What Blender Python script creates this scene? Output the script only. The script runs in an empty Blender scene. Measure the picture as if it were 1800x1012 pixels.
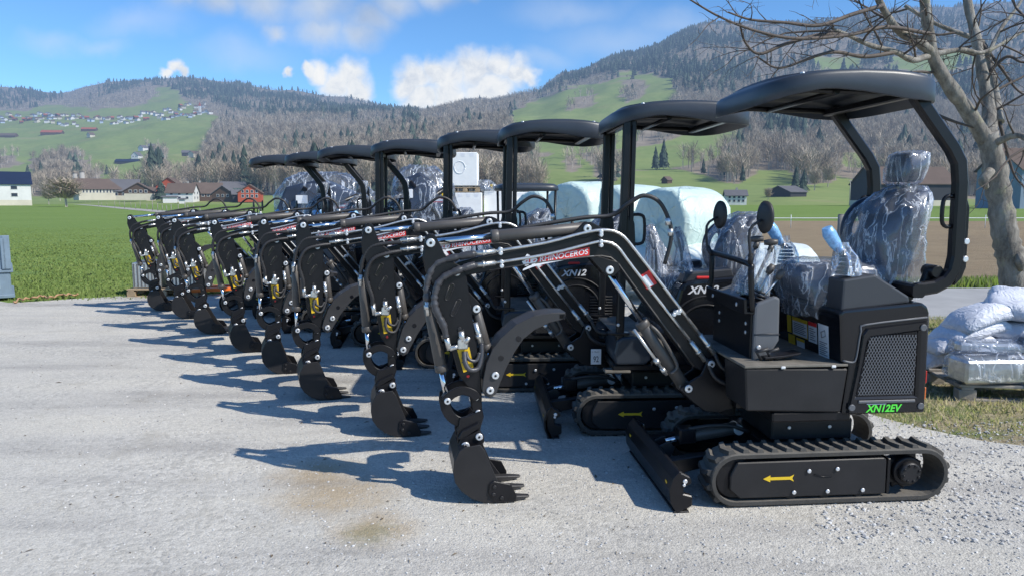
import bpy, bmesh, math, random
import numpy as np
from mathutils import Vector, Matrix
R = math.radians
rnd = random.Random(7)
scene = bpy.context.scene
COL = scene.collection

# ---------------------------------------------------------------- materials
def new_mat(name):
    m = bpy.data.materials.new(name); m.use_nodes = True
    nt = m.node_tree
    b = nt.nodes['Principled BSDF']
    return m, nt, b

def N(nt, kind, **kw):
    n = nt.nodes.new(kind)
    for k, v in kw.items():
        if k.startswith('i_'):
            key = k[2:]
            n.inputs[int(key) if key.isdigit() else key.replace('_', ' ')].default_value = v
        else: setattr(n, k, v)
    return n

def ramp(nt, fac, stops, interp='LINEAR'):
    r = nt.nodes.new('ShaderNodeValToRGB'); r.color_ramp.interpolation = interp
    el = r.color_ramp.elements
    while len(el) > 1: el.remove(el[-1])
    el[0].position = stops[0][0]; el[0].color = (*stops[0][1], 1)
    for p, c in stops[1:]:
        e = el.new(p); e.color = (*c, 1)
    nt.links.new(fac, r.inputs[0])
    return r.outputs[0]

def mixc(nt, fac, a, b, blend='MIX'):
    n = nt.nodes.new('ShaderNodeMix'); n.data_type = 'RGBA'; n.blend_type = blend
    for sock, v in ((n.inputs[0], fac), (n.inputs[6], a), (n.inputs[7], b)):
        if hasattr(v, 'is_output'): nt.links.new(v, sock)
        elif isinstance(v, (int, float)): sock.default_value = v
        else: sock.default_value = (*v, 1)
    return n.outputs[2]

def math_n(nt, op, a, b=None, clamp=False):
    n = nt.nodes.new('ShaderNodeMath'); n.operation = op; n.use_clamp = clamp
    for i, v in enumerate((a, b)):
        if v is None: continue
        if hasattr(v, 'is_output'): nt.links.new(v, n.inputs[i])
        else: n.inputs[i].default_value = v
    return n.outputs[0]

def noise(nt, vec, scale, detail=4, rough=.55):
    n = N(nt, 'ShaderNodeTexNoise'); n.inputs['Scale'].default_value = scale
    n.inputs['Detail'].default_value = detail; n.inputs['Roughness'].default_value = rough
    if vec is not None: nt.links.new(vec, n.inputs['Vector'])
    return n.outputs['Fac']

def pbr(name, col, rough=.5, metal=0., var=.0, vscale=6., dust=0., bump=0., bscale=80., coat=0., spec=.5):
    """plain paint/metal/rubber with uneven colour, some dust and fine bump"""
    m, nt, b = new_mat(name)
    b.inputs['Roughness'].default_value = rough; b.inputs['Metallic'].default_value = metal
    b.inputs['Coat Weight'].default_value = coat
    b.inputs['Specular IOR Level'].default_value = spec
    b.inputs['Base Color'].default_value = (*col, 1)
    if var or dust or bump:
        tc = N(nt, 'ShaderNodeTexCoord').outputs['Object']
    c = None
    if var:
        f = noise(nt, tc, vscale, 5)
        c = ramp(nt, f, [(.3, tuple(x*(1-var) for x in col)), (.7, tuple(min(1, x*(1+var)) for x in col))])
    if dust:
        g = N(nt, 'ShaderNodeNewGeometry')
        sx = N(nt, 'ShaderNodeSeparateXYZ'); nt.links.new(g.outputs['Normal'], sx.inputs[0])
        up = math_n(nt, 'MULTIPLY', math_n(nt, 'MAXIMUM', sx.outputs[2], 0.), dust)
        d2 = math_n(nt, 'MULTIPLY', math_n(nt, 'ADD', up, dust*.25), noise(nt, tc, 14, 6, .7), True)
        c = mixc(nt, d2, c if c is not None else col, (.33, .30, .25))
        rr = math_n(nt, 'MULTIPLY_ADD', d2, .5); rr.node.inputs[2].default_value = rough
        nt.links.new(rr, b.inputs['Roughness'])
    if c is not None: nt.links.new(c, b.inputs['Base Color'])
    if bump:
        bn = N(nt, 'ShaderNodeBump'); bn.inputs['Strength'].default_value = bump; bn.inputs['Distance'].default_value = .01
        nt.links.new(noise(nt, tc, bscale, 3), bn.inputs['Height']); nt.links.new(bn.outputs[0], b.inputs['Normal'])
    return m

M = {}
M['paint'] = pbr('black_paint', (.007, .007, .009), .32, var=.3, dust=.035, bump=.04, bscale=60, spec=.34)
M['paint2'] = pbr('charcoal_paint', (.017, .0165, .018), .42, var=.2, dust=.05, bump=.04, bscale=60, spec=.36)
M['thumb'] = pbr('thumb_paint', (.030, .029, .030), .45, var=.2, dust=.05)
M['gloss'] = pbr('gloss_black_panel', (.006, .007, .010), .15, var=.2, dust=.03)
M['canopy'] = pbr('canopy_plastic', (.030, .038, .050), .40, var=.12, dust=.02, bump=.03, bscale=140)
M['rubber'] = pbr('track_rubber', (.026, .025, .024), .75, var=.3, dust=.55, bump=.12, bscale=90)
M['hose'] = pbr('hose_rubber', (.018, .018, .02), .5, dust=.1)
M['wrap'] = pbr('hose_wrap', (.05, .05, .055), .38, var=.3, bump=.3, bscale=40)
M['chrome'] = pbr('chrome_rod', (.75, .77, .80), .12, 1.)
M['steel'] = pbr('zinc_steel', (.62, .62, .60), .32, .85, var=.15, vscale=30)
M['pin'] = pbr('pin_head', (.72, .73, .74), .38, .6)
M['barrel'] = pbr('cylinder_barrel', (.075, .068, .062), .42, var=.12, dust=.08)
M['grey'] = pbr('grey_cover', (.10, .105, .115), .42, var=.1, dust=.1)
M['foam'] = pbr('console_plastic', (.035, .038, .045), .42, dust=.08, bump=.05, bscale=120)
M['yellow'] = pbr('yellow_sticker', (.72, .47, .02), .45, var=.08)
M['arrow'] = pbr('yellow_arrow', (.75, .50, .02), .5, var=.05)
M['white'] = pbr('white_sticker', (.72, .73, .75), .45, var=.04)
M['red'] = pbr('red_sticker', (.62, .03, .03), .4, var=.06)
M['green'] = pbr('green_lettering', (.10, .75, .06), .45)
M['ink'] = pbr('print_ink', (.12, .12, .13), .6)
M['blue'] = pbr('blue_film', (.24, .47, .84), .22, var=.35, vscale=40, bump=.5, bscale=45, coat=.3)
M['seat'] = pbr('seat_vinyl', (.026, .036, .062), .42, var=.15, bump=.06, bscale=120)  # navy vinyl, with some blue of the sky's reflection put into the colour
M['redlamp'] = pbr('red_lamp', (.5, .02, .015), .15, coat=.5)
M['orange'] = pbr('orange_paint', (.75, .16, .02), .42, var=.1, dust=.1)
M['dirt'] = pbr('dusty_tread_plate', (.16, .145, .12), .8, var=.35, vscale=9, bump=.15, bscale=60)

def film(name, tint=(.80, .86, .95), base=.10, streak=.75, scale=9., blue=0.):
    """clear plastic sheet: mostly see-through, crease highlights mixed in as whiter streaks over bump and gloss"""
    m, nt, b = new_mat(name)
    out = nt.nodes['Material Output']
    tc = N(nt, 'ShaderNodeTexCoord').outputs['Object']
    mp = N(nt, 'ShaderNodeMapping'); mp.inputs['Scale'].default_value = (1, 1, .3); mp.inputs['Rotation'].default_value = (.5, .7, .3)
    nt.links.new(tc, mp.inputs[0])
    nz = N(nt, 'ShaderNodeTexNoise'); nz.inputs['Scale'].default_value = scale; nz.inputs['Detail'].default_value = 5
    nz.inputs['Distortion'].default_value = 1.2
    nt.links.new(mp.outputs[0], nz.inputs[0])
    ridge = math_n(nt, 'ABSOLUTE', math_n(nt, 'SUBTRACT', nz.outputs['Fac'], .5))
    ridge = math_n(nt, 'SUBTRACT', 1., math_n(nt, 'MULTIPLY', ridge, 20.), True)
    ridge = math_n(nt, 'POWER', ridge, 2.2)
    lum = noise(nt, tc, scale*.45, 3)
    fac = math_n(nt, 'ADD', base, math_n(nt, 'MULTIPLY', math_n(nt, 'MULTIPLY', ridge, lum), streak*1.5), True)
    b.inputs['Base Color'].default_value = (*tint, 1)
    b.inputs['Roughness'].default_value = .16
    b.inputs['Coat Weight'].default_value = .4
    bn = N(nt, 'ShaderNodeBump'); bn.inputs['Strength'].default_value = .36; bn.inputs['Distance'].default_value = .03
    nt.links.new(math_n(nt, 'ADD', ridge, nz.outputs['Fac']), bn.inputs['Height']); nt.links.new(bn.outputs[0], b.inputs['Normal'])
    tr = N(nt, 'ShaderNodeBsdfTransparent'); tr.inputs[0].default_value = (.93, .95, .98, 1)
    gl = N(nt, 'ShaderNodeBsdfGlossy'); gl.inputs['Roughness'].default_value = .12; gl.inputs[0].default_value = (.9, .93, 1, 1)
    nt.links.new(bn.outputs[0], gl.inputs['Normal'])
    lw = N(nt, 'ShaderNodeLayerWeight'); lw.inputs[0].default_value = .35; nt.links.new(bn.outputs[0], lw.inputs['Normal'])
    m1 = N(nt, 'ShaderNodeMixShader'); nt.links.new(math_n(nt, 'MULTIPLY_ADD', lw.outputs['Fresnel'], .42), m1.inputs[0])
    m1.inputs[0].links[0].from_node.inputs[2].default_value = .04
    nt.links.new(tr.outputs[0], m1.inputs[1]); nt.links.new(gl.outputs[0], m1.inputs[2])
    m2 = N(nt, 'ShaderNodeMixShader'); nt.links.new(fac, m2.inputs[0])
    nt.links.new(m1.outputs[0], m2.inputs[1]); nt.links.new(b.outputs[0], m2.inputs[2])
    nt.links.new(m2.outputs[0], out.inputs[0])
    return m
M['film'] = film('clear_plastic_film', (.84, .89, .97), .10, .62, 9.)
M['filmblue'] = film('stretch_wrap_film', (.78, .84, .93), .05, .62, 4.)

def creased(name, col, scale, depth, rough=.35, dirt=.0, stg=.8):
    """tight plastic or woven sheet with sharp creases"""
    m, nt, b = new_mat(name); tc = N(nt, 'ShaderNodeTexCoord').outputs['Object']
    b.inputs['Roughness'].default_value = rough; b.inputs['Subsurface Weight'].default_value = 0
    nz = N(nt, 'ShaderNodeTexNoise'); nz.inputs['Scale'].default_value = scale; nz.inputs['Detail'].default_value = 3; nz.inputs['Distortion'].default_value = 1.5; nt.links.new(tc, nz.inputs[0])
    rd = math_n(nt, 'POWER', math_n(nt, 'SUBTRACT', 1., math_n(nt, 'MULTIPLY', math_n(nt, 'ABSOLUTE', math_n(nt, 'SUBTRACT', nz.outputs['Fac'], .5)), 7.), True), 1.6)
    hh = math_n(nt, 'ADD', math_n(nt, 'MULTIPLY', rd, .6), math_n(nt, 'ADD', noise(nt, tc, scale*.6, 2), math_n(nt, 'MULTIPLY', noise(nt, tc, scale*4, 4), .25)))
    bn = N(nt, 'ShaderNodeBump'); bn.inputs['Strength'].default_value = stg; bn.inputs['Distance'].default_value = depth; nt.links.new(hh, bn.inputs['Height']); nt.links.new(bn.outputs[0], b.inputs['Normal'])
    c = ramp(nt, noise(nt, tc, scale*.8, 5), [(.3, tuple(x*.88 for x in col)), (.7, tuple(min(1, x*1.08) for x in col))])
    if dirt:
        c = mixc(nt, ramp(nt, noise(nt, tc, 3.1, 6, .7), [(.56, (0, 0, 0)), (.75, (dirt, dirt, dirt))]), c, (.30, .26, .16))
    nt.links.new(c, b.inputs['Base Color']); return m

# ---------------------------------------------------------------- mesh builder
class MB:
    def __init__(self): self.bm = bmesh.new(); self.mats = []
    def mi(self, m):
        m = M[m] if isinstance(m, str) else m
        if m not in self.mats: self.mats.append(m)
        return self.mats.index(m)
    def take(self, t, mat, smooth=None, xf=None):
        """append a temporary bmesh"""
        k = self.mi(mat); mp = {}
        for v in t.verts: mp[v] = self.bm.verts.new(xf @ v.co if xf else v.co)
        for f in t.faces:
            try: g = self.bm.faces.new([mp[v] for v in f.verts])
            except ValueError: continue
            g.material_index = k; g.smooth = f.smooth if smooth is None else smooth
        t.free(); return self
    def bev(self, t, w, ang=25, seg=1):
        if w <= 0: return
        bmesh.ops.recalc_face_normals(t, faces=t.faces)
        es = [e for e in t.edges if len(e.link_faces) == 2 and e.calc_face_angle(0) > R(ang)]
        bmesh.ops.bevel(t, geom=es, offset=w, segments=seg, profile=.6, affect='EDGES', clamp_overlap=True)
    def prism(self, poly, y0, y1, mat, bevel=.004, plane='xz', seg=1, xf=None, smooth=False):
        t = bmesh.new()
        def p(a, b, d): return {'xz': (a, d, b), 'xy': (a, b, d), 'yz': (d, a, b)}[plane]
        A = [t.verts.new(p(a, b, y0)) for a, b in poly]; B = [t.verts.new(p(a, b, y1)) for a, b in poly]
        t.faces.new(A); t.faces.new(B[::-1]); n = len(poly)
        for i in range(n): t.faces.new([A[(i+1) % n], A[i], B[i], B[(i+1) % n]])
        bmesh.ops.recalc_face_normals(t, faces=t.faces)
        self.bev(t, bevel, seg=seg)
        if smooth:
            for f in t.faces: f.smooth = True
        return self.take(t, mat, xf=xf)
    def box(self, x0, x1, y0, y1, z0, z1, mat, bevel=.004, seg=1, xf=None):
        return self.prism([(x0, z0), (x1, z0), (x1, z1), (x0, z1)], y0, y1, mat, bevel, seg=seg, xf=xf)
    def tube(self, pts, r, mat, seg=10, cap=True, sub=0, closed=False):
        pts = [Vector(p) for p in pts]
        if sub: pts = catmull(pts, sub)
        rs = r if isinstance(r, (list, tuple)) else None
        if rs and len(rs) != len(pts):
            rs = list(np.interp(np.linspace(0, 1, len(pts)), np.linspace(0, 1, len(rs)), rs))
        k = self.mi(mat); rings = []
        n = len(pts); nrm = None
        for i, p in enumerate(pts):
            d = (pts[min(i+1, n-1)] - pts[max(i-1, 0)]).normalized()
            if nrm is None:
                a = Vector((0, 0, 1)) if abs(d.z) < .9 else Vector((1, 0, 0))
                nrm = (a - d*a.dot(d)).normalized()
            else:
                nrm = nrm - d*nrm.dot(d)
                nrm = nrm.normalized() if nrm.length > 1e-6 else d.orthogonal().normalized()
            bi = d.cross(nrm); rr = rs[i] if rs else r
            rings.append([self.bm.verts.new(p + (nrm*math.cos(2*math.pi*j/seg) + bi*math.sin(2*math.pi*j/seg))*rr) for j in range(seg)])
        for a, b in zip(rings, rings[1:]):
            for j in range(seg):
                f = self.bm.faces.new([a[j], a[(j+1) % seg], b[(j+1) % seg], b[j]]); f.smooth = True; f.material_index = k
        if cap:
            for rg, fl in ((rings[0], True), (rings[-1], False)):
                f = self.bm.faces.new(rg[::-1] if fl else rg); f.material_index = k
        return self
    def cyl(self, p0, p1, r, mat, seg=18, r1=None, bevel=0):
        p0, p1 = Vector(p0), Vector(p1); d = (p1-p0).normalized()
        if bevel:
            L = (p1-p0).length
            pts = [p0, p0+d*bevel, p1-d*bevel, p1]; rs = [r-bevel, r, r, r-bevel]
            return self.tube(pts, rs, mat, seg)
        return self.tube([p0, p1], [r, r if r1 is None else r1], mat, seg)
    def disc(self, c, n, r, mat, h=.006, seg=14):
        c, n = Vector(c), Vector(n).normalized()
        return self.cyl(c, c+n*h, r, mat, seg, bevel=min(h*.4, r*.3))
    def rect_tube(self, pts, w, d, mat, wdir=(0, 1, 0)):
        """square-section bar through pts; w along wdir, d in the bend plane"""
        pts = [Vector(p) for p in pts]; wd = Vector(wdir); k = self.mi(mat); rings = []; n = len(pts)
        bv = min(w, d)*.18
        for i, p in enumerate(pts):
            t0 = (pts[i]-pts[i-1]).normalized() if i else (pts[1]-pts[0]).normalized()
            t1 = (pts[i+1]-pts[i]).normalized() if i < n-1 else t0
            t = (t0+t1).normalized(); nn = wd.cross(t).normalized(); sc = 1/max(.5, t.dot(t0))
            a, b = w/2, d/2*sc; sec = [(-a+bv, -b), (a-bv, -b), (a, -b+bv), (a, b-bv), (a-bv, b), (-a+bv, b), (-a, b-bv), (-a, -b+bv)]
            rings.append([self.bm.verts.new(p + wd*u + nn*v) for u, v in sec])
        for a, b in zip(rings, rings[1:]):
            for j in range(8):
                f = self.bm.faces.new([a[j], a[(j+1) % 8], b[(j+1) % 8], b[j]]); f.material_index = k
        for rg in (rings[0][::-1], rings[-1]):
            f = self.bm.faces.new(rg); f.material_index = k
        return self
    def rings(self, rr, mat, close=True, cap0=True, cap1=True, smooth=True):
        """loft through rings of equal length"""
        k = self.mi(mat); V = [[self.bm.verts.new(p) for p in r] for r in rr]; n = len(V[0])
        for a, b in zip(V, V[1:]):
            for j in range(n if close else n-1):
                f = self.bm.faces.new([a[j], a[(j+1) % n], b[(j+1) % n], b[j]]); f.smooth = smooth; f.material_index = k
        for c, rg, fl in ((cap0, V[0], 1), (cap1, V[-1], 0)):
            if c:
                f = self.bm.faces.new(rg[::-1] if fl else rg); f.material_index = k; f.smooth = smooth
        return self
    def quad(self, pts, mat):
        f = self.bm.faces.new([self.bm.verts.new(p) for p in pts]); f.material_index = self.mi(mat); return self
    def text(self, s, origin, xd, ud, h, mat, shear=0., bold=0., width=None, space=1., dilate=0.):
        """letters lying on the plane spanned by xd, ud"""
        cu = bpy.data.curves.new('letters', 'FONT'); cu.body = s; cu.shear = shear; cu.offset = bold; cu.space_character = space
        cu.resolution_u = 3; cu.fill_mode = 'FRONT'
        ob = bpy.data.objects.new('letters', cu); COL.objects.link(ob)
        dg = bpy.context.evaluated_depsgraph_get()
        me = bpy.data.meshes.new_from_object(ob.evaluated_get(dg))
        t = bmesh.new(); t.from_mesh(me)
        bpy.data.objects.remove(ob); bpy.data.curves.remove(cu); bpy.data.meshes.remove(me)
        xs = [v.co.x for v in t.verts]; ys = [v.co.y for v in t.verts]
        sy = h/(max(ys)-min(ys)); sx = sy if width is None else width/(max(xs)-min(xs))
        x0, y0 = min(xs), min(ys); o, xd, ud = Vector(origin), Vector(xd).normalized(), Vector(ud).normalized()
        for v in t.verts: v.co = o + xd*((v.co.x-x0)*sx) + ud*((v.co.y-y0)*sy)
        return self.take(t, mat, smooth=False)
    def build(self, name, parent=None, label=None, cat=None, group=None, kind=None, recalc=True):
        if recalc: bmesh.ops.recalc_face_normals(self.bm, faces=self.bm.faces)
        me = bpy.data.meshes.new(name); self.bm.to_mesh(me); self.bm.free()
        for m in self.mats: me.materials.append(m)
        o = bpy.data.objects.new(name, me); COL.objects.link(o)
        if parent: o.parent = parent
        tag(o, label, cat, group, kind); return o

def catmull(P, sub):
    P = [Vector(p) for p in P]; out = []
    for i in range(len(P)-1):
        p0 = P[i-1] if i else P[0]*2-P[1]; p1, p2 = P[i], P[i+1]; p3 = P[i+2] if i+2 < len(P) else P[-1]*2-P[-2]
        for k in range(sub):
            t = k/sub
            out.append(.5*((2*p1) + (p2-p0)*t + (2*p0-5*p1+4*p2-p3)*t*t + (3*p1-p0-3*p2+p3)*t**3))
    out.append(P[-1]); return out

def tag(o, label=None, cat=None, group=None, kind=None):
    if label: o['label'] = label
    if cat: o['category'] = cat
    if group: o['group'] = group
    if kind: o['kind'] = kind
    return o

def empty(name, loc, rz=0., label=None, cat=None, group=None):
    o = bpy.data.objects.new(name, None); COL.objects.link(o); o.empty_display_size = .2
    o.location = loc; o.rotation_euler = (0, 0, rz)
    return tag(o, label, cat, group)

def copy_tree(o, parent=None):
    c = o.copy(); COL.objects.link(c); c.parent = parent
    for ch in list(o.children): copy_tree(ch, c)
    return c

def raw_mesh(name, V, F, mats, midx=None, attr=None, smooth=False, kind=None, label=None, cat=None, parent=None):
    """triangles from numpy arrays"""
    me = bpy.data.meshes.new(name); n = len(F); k = F.shape[1]
    me.vertices.add(len(V)); me.vertices.foreach_set('co', V.astype(np.float32).ravel())
    me.loops.add(n*k); me.loops.foreach_set('vertex_index', F.astype(np.int32).ravel())
    me.polygons.add(n); me.polygons.foreach_set('loop_start', (np.arange(n)*k).astype(np.int32))
    me.polygons.foreach_set('loop_total', np.full(n, k, np.int32))
    if midx is not None: me.polygons.foreach_set('material_index', midx.astype(np.int32))
    me.polygons.foreach_set('use_smooth', np.full(n, smooth, bool))
    for m in mats: me.materials.append(m)
    for an, data in (attr or {}).items():
        a = me.attributes.new(an, 'FLOAT', 'POINT'); a.data.foreach_set('value', data.astype(np.float32))
    me.update(calc_edges=True)
    o = bpy.data.objects.new(name, me); COL.objects.link(o)
    if parent: o.parent = parent
    return tag(o, label, cat, kind=kind)
# ---------------------------------------------------------------- camera, sky, sun
CAM_H = 1.66; PITCH = math.atan(154/1300); FOC = 1300.
cd = bpy.data.cameras.new('camera'); cam = bpy.data.objects.new('camera', cd); COL.objects.link(cam)
cam.location = (0, 0, CAM_H); cam.rotation_euler = (math.pi/2 - PITCH, 0, 0)
cd.sensor_width = 36; cd.lens = 36*FOC/1800; cd.clip_start = .05; cd.clip_end = 20000
scene.camera = cam
def sky_uv(px, py):
    """direction of a point of the sky as slopes X/Y, Z/Y"""
    c, s = math.cos(PITCH), math.sin(PITCH); u, v = (px-900)/FOC, (506-py)/FOC
    y = c+v*s; return u/y, (-s+v*c)/y
SUN_EL = math.atan2(1.41, math.hypot(1.33, .70)); SUN_DIR = Vector((1.33, -.70, 1.41)).normalized()
w = bpy.data.worlds.new('World'); scene.world = w; w.use_nodes = True
nt = w.node_tree; bg = nt.nodes['Background']
sky = N(nt, 'ShaderNodeTexSky'); sky.sky_type = 'NISHITA'; sky.sun_disc = False
sky.sun_elevation = SUN_EL; sky.sun_rotation = math.atan2(SUN_DIR.x, SUN_DIR.y)
sky.altitude = 450; sky.air_density = 1.0; sky.dust_density = .4; sky.ozone_density = 2.2
tc = N(nt, 'ShaderNodeTexCoord'); sp = N(nt, 'ShaderNodeSeparateXYZ'); nt.links.new(tc.outputs['Generated'], sp.inputs[0])
yy = math_n(nt, 'MAXIMUM', sp.outputs[1], .05)
cu = N(nt, 'ShaderNodeCombineXYZ'); nt.links.new(math_n(nt, 'DIVIDE', sp.outputs[0], yy), cu.inputs[0]); nt.links.new(math_n(nt, 'DIVIDE', sp.outputs[2], yy), cu.inputs[1])
uv = cu.outputs[0]
def vnoise(scale, amp, detail=5):
    n = N(nt, 'ShaderNodeTexNoise'); n.inputs['Scale'].default_value = scale; n.inputs['Detail'].default_value = detail
    nt.links.new(uv, n.inputs['Vector'])
    a = N(nt, 'ShaderNodeVectorMath', operation='SUBTRACT'); nt.links.new(n.outputs['Color'], a.inputs[0]); a.inputs[1].default_value = (.5, .5, .5)
    b = N(nt, 'ShaderNodeVectorMath', operation='SCALE'); nt.links.new(a.outputs[0], b.inputs[0]); b.inputs['Scale'].default_value = amp
    return b.outputs[0]
def vadd(a, b):
    n = N(nt, 'ShaderNodeVectorMath', operation='ADD'); nt.links.new(a, n.inputs[0]); nt.links.new(b, n.inputs[1]); return n.outputs[0]
warp = vadd(vadd(uv, vnoise(17, .035, 3)), vnoise(55, .020, 7))
def blobs(lst, vec, asp=1.):
    acc = None
    for px, py, r in lst:
        u, v = sky_uv(px, py)
        n = N(nt, 'ShaderNodeVectorMath', operation='SUBTRACT'); nt.links.new(vec, n.inputs[0]); n.inputs[1].default_value = (u, v, 0)
        m = N(nt, 'ShaderNodeVectorMath', operation='MULTIPLY'); nt.links.new(n.outputs[0], m.inputs[0]); m.inputs[1].default_value = (1, asp, 0)
        l = N(nt, 'ShaderNodeVectorMath', operation='LENGTH'); nt.links.new(m.outputs[0], l.inputs[0])
        d = math_n(nt, 'SUBTRACT', 1., math_n(nt, 'DIVIDE', l.outputs['Value'], r/FOC))
        acc = d if acc is None else math_n(nt, 'SMOOTH_MAX', acc, d)
        if acc is not d: acc.node.inputs[2].default_value = .1
    return acc
def sstep(x, a, b):
    n = N(nt, 'ShaderNodeMapRange'); n.interpolation_type = 'SMOOTHSTEP'
    nt.links.new(x, n.inputs[0]); n.inputs[1].default_value = a; n.inputs[2].default_value = b; return n.outputs[0]
cum = blobs([(728, 132, 38), (715, 150, 30), (765, 125, 36), (790, 140, 45), (835, 120, 45), (875, 112, 34), (905, 128, 34), (930, 130, 20), (860, 165, 60), (790, 178, 60), (740, 172, 40),
             (612, 135, 36), (590, 150, 34), (625, 158, 34), (562, 128, 26), (545, 118, 16), (505, 124, 9), (292, 124, 14), (308, 118, 15), (318, 126, 12)], warp)
a_cum = sstep(cum, -.16, .66)
warp2 = vadd(vadd(uv, vnoise(6, .07, 3)), vnoise(28, .03, 6))
wis = blobs([(330, -6, 60), (400, 8, 60), (470, 15, 70), (560, 22, 80), (640, 45, 70), (560, 62, 60), (620, 72, 60), (490, 60, 36), (680, 10, 70), (760, -8, 60), (800, -20, 50)], warp2, 1.5)
a_wis = math_n(nt, 'MULTIPLY', sstep(wis, -.05, 1.0), .78)
veil = blobs([(1080, 75, 150), (960, 110, 90), (1180, 50, 120), (90, 68, 90), (180, 72, 70), (420, 100, 120), (250, 40, 110), (1000, 20, 120)], warp2, 3.)
a_veil = math_n(nt, 'MULTIPLY', sstep(veil, -.1, 1.1), .32)
nfine = noise(nt, warp, 26, 6, .6)
cc = ramp(nt, nfine, [(.28, (4.2, 4.8, 5.8)), (.5, (6.2, 6.5, 6.9)), (.65, (7.0, 7.1, 7.2))])
cw = ramp(nt, noise(nt, warp2, 9, 5), [(.35, (3.2, 3.9, 5.1)), (.65, (5.3, 5.8, 6.5))])
tint = mixc(nt, 1., sky.outputs[0], (.66, 1.0, 1.33), 'MULTIPLY')
c1 = mixc(nt, a_veil, tint, (5.2, 5.9, 6.9)); c2 = mixc(nt, a_wis, c1, cw); c3 = mixc(nt, a_cum, c2, cc)
nt.links.new(c3, bg.inputs[0]); bg.inputs[1].default_value = .132
sd = bpy.data.lights.new('sun', 'SUN'); sd.energy = 5.0; sd.angle = R(.53); sd.color = (1, .95, .87)
sun = bpy.data.objects.new('sun', sd); COL.objects.link(sun); sun.location = (6, -3, 8)
sun.rotation_euler = SUN_DIR.to_track_quat('Z', 'Y').to_euler()
scene.view_settings.view_transform = 'Standard'; scene.view_settings.look = 'None'; scene.view_settings.exposure = 0
scene.render.engine = 'CYCLES'; scene.cycles.transparent_max_bounces = 20; scene.cycles.max_bounces = 6; scene.cycles.adaptive_threshold = .015
# ---------------------------------------------------------------- land: field, yard, lane, hills
def gpt(px, py, z=0.):
    """where the sight line of the survey photo through a point meets the level z"""
    u, v = sky_uv(px, py); Y = (z-CAM_H)/v; return (u*Y, Y)

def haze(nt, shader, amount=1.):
    """haze painted into far materials: a little blue glow mixed in with distance from the yard"""
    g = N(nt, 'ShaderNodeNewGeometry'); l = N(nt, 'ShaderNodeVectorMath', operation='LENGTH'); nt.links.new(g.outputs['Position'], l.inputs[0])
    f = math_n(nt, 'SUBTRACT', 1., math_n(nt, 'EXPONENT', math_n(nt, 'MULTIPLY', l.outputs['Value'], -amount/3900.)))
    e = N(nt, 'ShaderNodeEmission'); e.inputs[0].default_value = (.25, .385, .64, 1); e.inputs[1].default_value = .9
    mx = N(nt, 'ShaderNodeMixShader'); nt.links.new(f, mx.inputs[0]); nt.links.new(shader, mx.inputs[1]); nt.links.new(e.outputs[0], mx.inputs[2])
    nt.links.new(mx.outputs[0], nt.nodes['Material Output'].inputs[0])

def simple_far(name, col, var=.25, attr=None, rough=.9, scale=.08, col2=None):
    m, nt, b = new_mat(name); b.inputs['Roughness'].default_value = rough; b.inputs['Specular IOR Level'].default_value = .15
    g = N(nt, 'ShaderNodeNewGeometry').outputs['Position']
    if attr:
        a = N(nt, 'ShaderNodeAttribute'); a.attribute_name = attr; f = a.outputs['Fac']
    else: f = noise(nt, g, scale, 5)
    lo = tuple(x*(1-var) for x in col); hi = col2 or tuple(min(1, x*(1+var)) for x in col)
    nt.links.new(ramp(nt, f, [(.25 if not attr else 0, lo), (.75 if not attr else 1, hi)]), b.inputs['Base Color'])
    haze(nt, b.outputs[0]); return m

# --- survey of the hills: height above the horizon seen from the yard, by distance
HX = [-700, -300, 0, 100, 200, 320, 400, 500, 600, 735, 850, 940, 1000, 1100, 1250, 1400, 1600, 1800, 2200, 2600]
HD = [200, 300, 450, 700, 1000, 1400, 1900, 2500, 3200]
HT = [[363, 358, 350, 322, 290, 245, 200, 165, 150], [363, 358, 350, 320, 288, 240, 203, 168, 150], [363, 357, 349, 318, 285, 235, 205, 178, 152], [363, 357, 349, 317, 282, 232, 200, 180, 166],
      [363, 356, 347, 314, 276, 228, 196, 160, 146], [363, 356, 343, 308, 266, 222, 190, 150, 137], [363, 356, 335, 292, 252, 220, 190, 158, 146], [363, 356, 326, 280, 240, 212, 188, 170, 160],
      [363, 356, 322, 272, 236, 214, 196, 184, 174], [363, 356, 320, 266, 232, 210, 202, 200, 200], [363, 356, 320, 265, 226, 196, 183, 182, 182], [363, 356, 320, 262, 220, 184, 167, 167, 167],
      [363, 355, 318, 258, 212, 168, 140, 134, 134], [363, 355, 316, 252, 206, 152, 112, 100, 100], [363, 352, 314, 246, 192, 132, 72, 46, 46], [363, 343, 316, 250, 198, 132, 68, 46, 44],
      [363, 347, 320, 258, 200, 132, 66, 34, 16], [363, 356, 325, 260, 200, 132, 64, 26, 4], [363, 356, 325, 260, 200, 132, 64, 26, 4], [363, 356, 325, 260, 200, 132, 64, 26, 4]]
HT = np.array(HT, float); LD = np.log(HD)
def hill_py(px, d):
    px = np.clip(np.asarray(px, float), HX[0], HX[-1]); ld = np.clip(np.log(np.asarray(d, float)), LD[0], LD[-1])
    i = np.clip(np.searchsorted(HX, px)-1, 0, len(HX)-2); hx = np.array(HX, float); t = (px-hx[i])/(hx[i+1]-hx[i]); t = t*t*(3-2*t)
    j = np.clip(np.searchsorted(LD, ld)-1, 0, len(HD)-2); s = (ld-LD[j])/(LD[j+1]-LD[j])
    return (HT[i, j]*(1-t)+HT[i+1, j]*t)*(1-s) + (HT[i, j+1]*(1-t)+HT[i+1, j+1]*t)*s
nrng = np.random.RandomState(11); LAT = nrng.rand(256, 256)
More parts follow.
